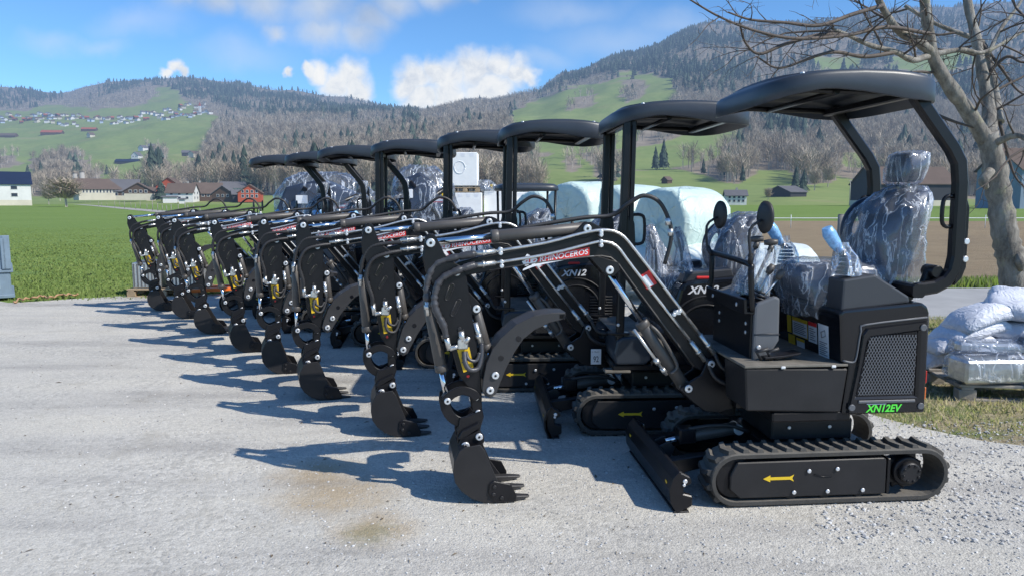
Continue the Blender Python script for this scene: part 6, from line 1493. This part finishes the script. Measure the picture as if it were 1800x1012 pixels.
for i, (x, y, z, rz, l, w, h, lb, inn) in enumerate(((3.98, 6.08, .146, .05, .62, .34, .26, 'film wrapped bundle at the left front corner of the pallet', 'steel'), (4.10, 6.22, .36, -.2, .66, .18, .12, 'slim film wrapped bar lying on the left front bundle', 'steel'),
    (4.55, 6.0, .146, .4, .46, .36, .30, 'film wrapped dark block at the middle of the pallet front', 'seat'), (4.98, 6.02, .146, .1, .50, .32, .28, 'film wrapped part at the right front of the pallet', 'steel'), (4.48, 6.2, .40, .3, .44, .16, .14, 'small film wrapped part on top of the dark block', 'barrel'))): part_bundle(x, y, z, rz, l, w, h, 40+i, lb, inn)
# ---------------------------------------------------------------- the big bare tree
m_b, nt, b = new_mat('tree_bark'); b.inputs['Roughness'].default_value = .9; b.inputs['Specular IOR Level'].default_value = .15
pos = N(nt, 'ShaderNodeNewGeometry').outputs['Position']; mp = N(nt, 'ShaderNodeMapping'); mp.inputs['Scale'].default_value = (1, 1, .35); nt.links.new(pos, mp.inputs[0])
c = ramp(nt, noise(nt, mp.outputs[0], 9, 7, .7), [(.3, (.10, .09, .08)), (.5, (.25, .23, .20)), (.7, (.40, .38, .34))])
lich = ramp(nt, noise(nt, pos, 5, 5, .7), [(.57, (0, 0, 0)), (.70, (.6, .6, .6))]); c = mixc(nt, lich, c, (.36, .35, .22)); nt.links.new(c, b.inputs['Base Color'])
bn = N(nt, 'ShaderNodeBump'); bn.inputs['Strength'].default_value = .9; bn.inputs['Distance'].default_value = .03; nt.links.new(noise(nt, mp.outputs[0], 22, 6, .7), bn.inputs['Height']); nt.links.new(bn.outputs[0], b.inputs['Normal'])
M['bark'] = m_b
M['twig'] = pbr('twig_bark', (.095, .075, .062), .8, var=.3, vscale=5)
TB = spot_at(1788, 606, 9.0); root = empty('bare_tree', (TB[0], 9.0, 0), 0, 'large leafless tree with pale lichen covered bark behind the white sacks', 'tree')
def tp(px, py, Y): x, y, z = spot_at(px, py, Y); return Vector((x-TB[0], y-9.0, z))
tr = random.Random(12); trunk = MB(); 
def knotty(pts, r0, r1, mat, mb, seg=14, sub=6, nz=.10):
    Q = catmull(pts, sub); n = len(Q); g = tr; mb.tube(Q, [(r0+(r1-r0)*(i/(n-1))**.85)*(1+g.uniform(-nz, nz)) for i in range(n)], mat, seg); return Q
main = knotty([tp(1800, 640, 9.0), tp(1790, 560, 9.0), tp(1780, 470, 9.0), tp(1768, 420, 9.0), tp(1757, 350, 9.0), tp(1747, 285, 9.0), tp(1735, 235, 8.98)], .185, .118, 'bark', trunk, 18)
trunk.tube([tp(1742, 300, 8.9), tp(1728, 318, 8.86), tp(1734, 330, 8.9)], [.05, .06, .03], 'bark', 10, sub=3); trunk.tube([tp(1790, 445, 8.85), tp(1793, 460, 8.83), tp(1795, 475, 8.85)], [.03, .06, .03], 'bark', 10, sub=3)
tobj = trunk.build('trunk', root)
LIMBS = []
def limb(pts, r0, r1, sub=6):
    m = MB(); Q = knotty(pts, r0, r1, 'bark', m, 12, sub); LIMBS.append((Q, r0, r1)); m.build('limb', root)
limb([tp(1742, 262, 9.0), tp(1700, 195, 8.9), tp(1668, 150, 8.8), tp(1640, 100, 8.7), tp(1630, 40, 8.6), tp(1624, -20, 8.5), tp(1622, -110, 8.4), tp(1615, -220, 8.3)], .095, .04)
limb([tp(1740, 245, 9.0), tp(1738, 190, 9.2), tp(1727, 130, 9.3), tp(1716, 70, 9.4), tp(1702, 10, 9.5), tp(1690, -80, 9.6), tp(1680, -180, 9.7)], .085, .035)
limb([tp(1757, 215, 9.1), tp(1748, 150, 9.4), tp(1735, 95, 9.6), tp(1722, 72, 9.7), tp(1690, 60, 9.8), tp(1640, 40, 9.9), tp(1590, 10, 10.)], .05, .02)
limb([tp(1640, 95, 8.7), tp(1612, 72, 8.5), tp(1580, 55, 8.3), tp(1552, 15, 8.1), tp(1530, -30, 8.0), tp(1490, -90, 7.9)], .06, .022)
limb([tp(1632, 98, 8.7), tp(1605, 106, 8.4), tp(1575, 92, 8.2), tp(1530, 80, 8.0), tp(1490, 62, 7.8), tp(1462, 50, 7.7)], .042, .014)
limb([tp(1752, 250, 8.9), tp(1790, 238, 8.6), tp(1830, 258, 8.3), tp(1880, 270, 8.1)], .045, .025)
limb([tp(1640, 96, 8.8), tp(1690, 88, 8.9), tp(1730, 92, 9.0), tp(1790, 60, 9.2), tp(1850, 20, 9.3)], .035, .014)
limb([tp(1735, 100, 9.5), tp(1760, 50, 9.6), tp(1790, 10, 9.7), tp(1830, -60, 9.8)], .03, .014)
tw = MB(); kk = tw.mi('twig')
def twig(p, d, l, r, depth, droop):
    n = 6; P = [p]; d = d.normalized()
    for i in range(n):
        d = (d + Vector((tr.gauss(0, .16), tr.gauss(0, .16), tr.gauss(0, .14)-droop*.10))).normalized(); P.append(P[-1]+d*l/n)
    tw.tube(P, [r*(1-.75*i/n) for i in range(n+1)], 'twig', 5, cap=False)
    for i in range(1, n+1):
        if depth > 0 and tr.random() < .55:
            a = (P[i]-P[i-1]).normalized(); s = a.cross(Vector((tr.gauss(0, 1), tr.gauss(0, 1), tr.gauss(0, 1)))).normalized()
            twig(P[i], a*.7+s*tr.uniform(.5, 1.1)+Vector((0, 0, .15)), l*tr.uniform(.35, .6), r*.6*(1-.5*i/n), depth-1, droop*.6)
for Q, r0, r1 in LIMBS:
    n = len(Q)
    for i in range(5, n, 5):
        a = (Q[i]-Q[i-1]).normalized(); s = a.cross(Vector((tr.gauss(0, 1), tr.gauss(0, .8), tr.gauss(0, 1)))).normalized()
        twig(Q[i], a*.5+s*.9+Vector((-.15, -.05, .12)), tr.uniform(.5, 1.2), .012+.008*tr.random(), 2, .2)
# long hanging boughs reaching left over the roof
for pts in ([(1635, 60, 8.5), (1560, 48, 8.0), (1490, 62, 7.6), (1400, 68, 7.2), (1330, 55, 7.0), (1265, 30, 6.9), (1205, -5, 6.8)], [(1552, 10, 8.0), (1500, 25, 7.7), (1440, 45, 7.4), (1380, 40, 7.2), (1320, 35, 7.1), (1280, 22, 7.0)], [(1490, 62, 7.8), (1440, 62, 7.6), (1380, 78, 7.4), (1335, 95, 7.3), (1310, 75, 7.2), (1300, 40, 7.1)],
            [(1575, 92, 8.2), (1520, 100, 7.9), (1470, 92, 7.7), (1430, 100, 7.6), (1370, 120, 7.5), (1330, 100, 7.4)],
            [(1722, 72, 9.6), (1760, 120, 9.5), (1790, 160, 9.4), (1830, 180, 9.3)], [(1735, 130, 9.3), (1770, 100, 9.2), (1800, 110, 9.1), (1840, 90, 9.0)], [(1640, 200, 9.0), (1680, 215, 8.9), (1730, 230, 8.9)], [(1757, 215, 9.1), (1780, 300, 9.0), (1800, 330, 8.9)]):
    P = [tp(*p) for p in pts]; Q = catmull(P, 6); n = len(Q); tw.tube(Q, [.020*(1-.75*i/(n-1))+.003 for i in range(n)], 'twig', 6)
    for i in range(3, n, 3):
        a = (Q[i]-Q[i-1]).normalized(); s = a.cross(Vector((tr.gauss(0, 1), tr.gauss(0, 1), tr.gauss(0, 1)))).normalized(); twig(Q[i], a*.8+s*.8+Vector((0, 0, .1)), tr.uniform(.22, .5), .006, 1, .1)
tw.build('twigs', root)
